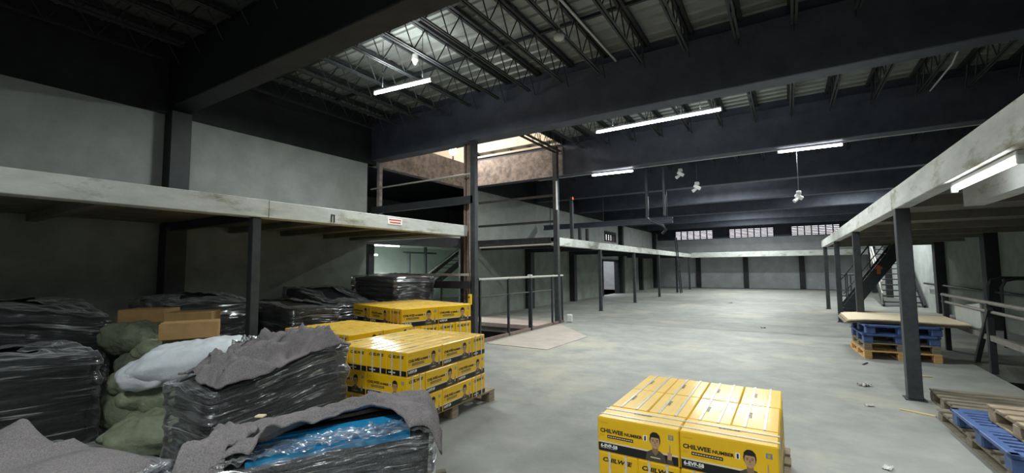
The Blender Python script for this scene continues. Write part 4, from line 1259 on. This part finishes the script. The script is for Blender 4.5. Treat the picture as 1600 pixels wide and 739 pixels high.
sack('white_bag', 'big white plastic bag lying on the green sacks', (-4.80, 2.00, .76), (1.02, .76, .34), R(52), 'white_bag', 8, (.12, -.02), 'bag', tie=False, fold=.035, flat=2.6)
sack('white_bag', 'small white bag end poking out under the white bag', (-4.92, 1.70, .68), (.46, .42, .24), R(30), 'white_bag', 9, (0, 0), 'bag', tie=True, fold=.03, flat=2.6)

def cardboard_box(x, y, z, rz, lx, ly, lz, label):
    o = tag(MB().bbox(-lx / 2, lx / 2, -ly / 2, ly / 2, 0, lz, .005).build('cardboard_box', 'cardboard', None, (x, y, z), rz), label, 'box', 'brown cardboard boxes on the sacks')
    MB().box(-lx / 2 - .001, lx / 2 + .001, -.025, .025, lz - .002, lz + .001).build('tape', 'tape', o)
    for s_ in (-1, 1): MB().box(-lx / 2 + .006, lx / 2 - .006, s_ * ly / 4 - ly / 4 + .004, s_ * ly / 4 + ly / 4 - .004, lz, lz + .0015).build('flap', 'cardboard', o)
cardboard_box(-5.38, 2.18, .90, R(61), .50, .27, .165, 'brown cardboard box nearest the white bag')
cardboard_box(-6.25, 2.55, .93, R(48), .50, .30, .17, 'brown cardboard box just behind the front one')
cardboard_box(-6.95, 2.35, .96, R(40), .52, .34, .16, 'darker brown cardboard box at the back left of the sacks')

# ================================================================== RIGHT SIDE
wooden_pallet(1.52, 10.35, R(4), 1.02, 1.16, 'orange toned wooden pallet at the bottom of the plywood stack', 'pallet_fresh', 0, .14)
wooden_pallet(1.53, 10.35, R(3), 1.0, 1.12, 'dull wooden pallet above the orange one under the plywood', 'pallet_old', .14, .13)
plastic_pallet(1.53, 10.36, R(3), 1.02, 1.14, 'lower blue plastic pallet under the plywood sheets', .27, .15)
plastic_pallet(1.55, 10.38, R(5), 1.02, 1.14, 'upper blue plastic pallet under the plywood sheets', .42, .15)
def sheet_bent(x0, x1, y0, y1, z, t_, label, seed, m='plywood'):
    cx, cy = (x0 + x1) / 2, (y0 + y1) / 2
    nx = 14
    vs, fs = [], []
    for k in range(nx):
        u = k / (nx - 1)
        x = x0 + (x1 - x0) * u - cx
        zz = .012 * sin(u * pi * 1.6) - .014 * max(0, .15 - u) * 6
        for (yy, dz) in ((y0 - cy, 0), (y1 - cy, 0), (y0 - cy, t_), (y1 - cy, t_)):
            vs.append((x, yy + .02 * nz(u * 5, seed), zz + dz))
    for k in range(nx - 1):
        a, b_ = 4 * k, 4 * k + 4
        fs += [(a, b_, b_ + 1, a + 1)[::-1], (a + 2, b_ + 2, b_ + 3, a + 3)[::1], (a, b_, b_ + 2, a + 2), (a + 1, a + 3, b_ + 3, b_ + 1)]
    fs += [(0, 2, 3, 1), (4 * nx - 4, 4 * nx - 3, 4 * nx - 1, 4 * nx - 2)]
    return tag(MB().add(vs, fs).build('plywood_sheet', m, None, (cx, cy, z)), label, 'board', 'plywood sheets on the blue pallets')
for k in range(3):
    sheet_bent(.83 + .03 * k, 2.42 + .02 * k, 10.0 - .03 * k, 11.35 + .02 * k, .575 + .026 * k, .018, ['lowest thin plywood sheet on the blue pallets', 'middle thin plywood sheet on the blue pallets', 'top pale plywood sheet on the blue pallets'][k], 0, ['pallet_old', 'pallet_wood', 'plywood'][k])

wooden_pallet(1.95, 6.75, R(2), 1.15, .85, 'old wooden pallet farthest back in the right corner pile', 'pallet_old', 0, .14, 6)
wooden_pallet(1.90, 5.5, R(2), 1.25, 1.62, 'old wooden pallet under the blue one at the right edge', 'pallet_old', 0, .12, 9)
plastic_pallet(1.83, 5.2, R(2), 1.15, 1.2, 'blue plastic pallet lying on the wood at the right edge', .12, .14)
wooden_pallet(1.93, 5.02, R(3), 1.0, .95, 'weathered wooden pallet on top of the blue one at right', 'pallet_wood', .26, .14, 6)
tag(MB().bbox(-.45, .45, -.06, .06, 0, .07, .006).build('pine_board', 'pine', None, (1.92, 4.72, .40), R(-4)), 'fresh pale pine board on the topmost right pallet', 'board')
# strip of slightly darker floor tone
struct(MB().box(-5.2, EDGE_R + .3, 12.35, 14.0, -.02, .003).build('floor_strip', 'floor_strip'), 'darker strip of floor across the middle of the hall', 'floor')
# litter on the floor
rnd = random.Random(4)
for (x, y, s_, lab) in ((.80, 7.55, .10, 'white paper scrap left of the nearest right post'), (.72, 6.5, .06, 'small pale scrap on the floor right of the cartons'), (.60, 4.6, .06, 'crumpled white paper at the bottom edge of the floor'),
                        (-2.2, 21.5, .12, 'tiny pale scrap far out on the open floor'), (-.6, 13.2, .08, 'small dark scrap in the middle of the floor'), (.95, 4.55, .05, 'small pale scrap beside the right pallets')):
    def S(u, v, s_=s_, x=x):
        return ((u - .5) * s_ * 1.4, (v - .5) * s_, .004 + abs(nz(u * 4 + x, v * 4, x * 3)) * s_ * .6)
    tag(MB().grid(8, 8, S).build('paper_scrap', 'paper' if 'dark' not in lab else 'dark', None, (x, y, 0), rnd.uniform(0, 3)), lab, 'scrap')
for (x, y, a, l, lab) in ((1.55, 8.55, .3, .28, 'thin wood splinter beside the floor pit'), (1.12, 6.45, -.4, .30, 'thin wood splinter beside the old pallets'), (1.0, 9.2, 1.2, .22, 'dark wood splinter before the plywood stack')):
    tag(MB().bbox(-l / 2, l / 2, -.012, .012, 0, .014, .003).build('wood_splinter', 'pine' if 'dark' not in lab else 'dark', None, (x, y, 0), a), lab, 'splinter')
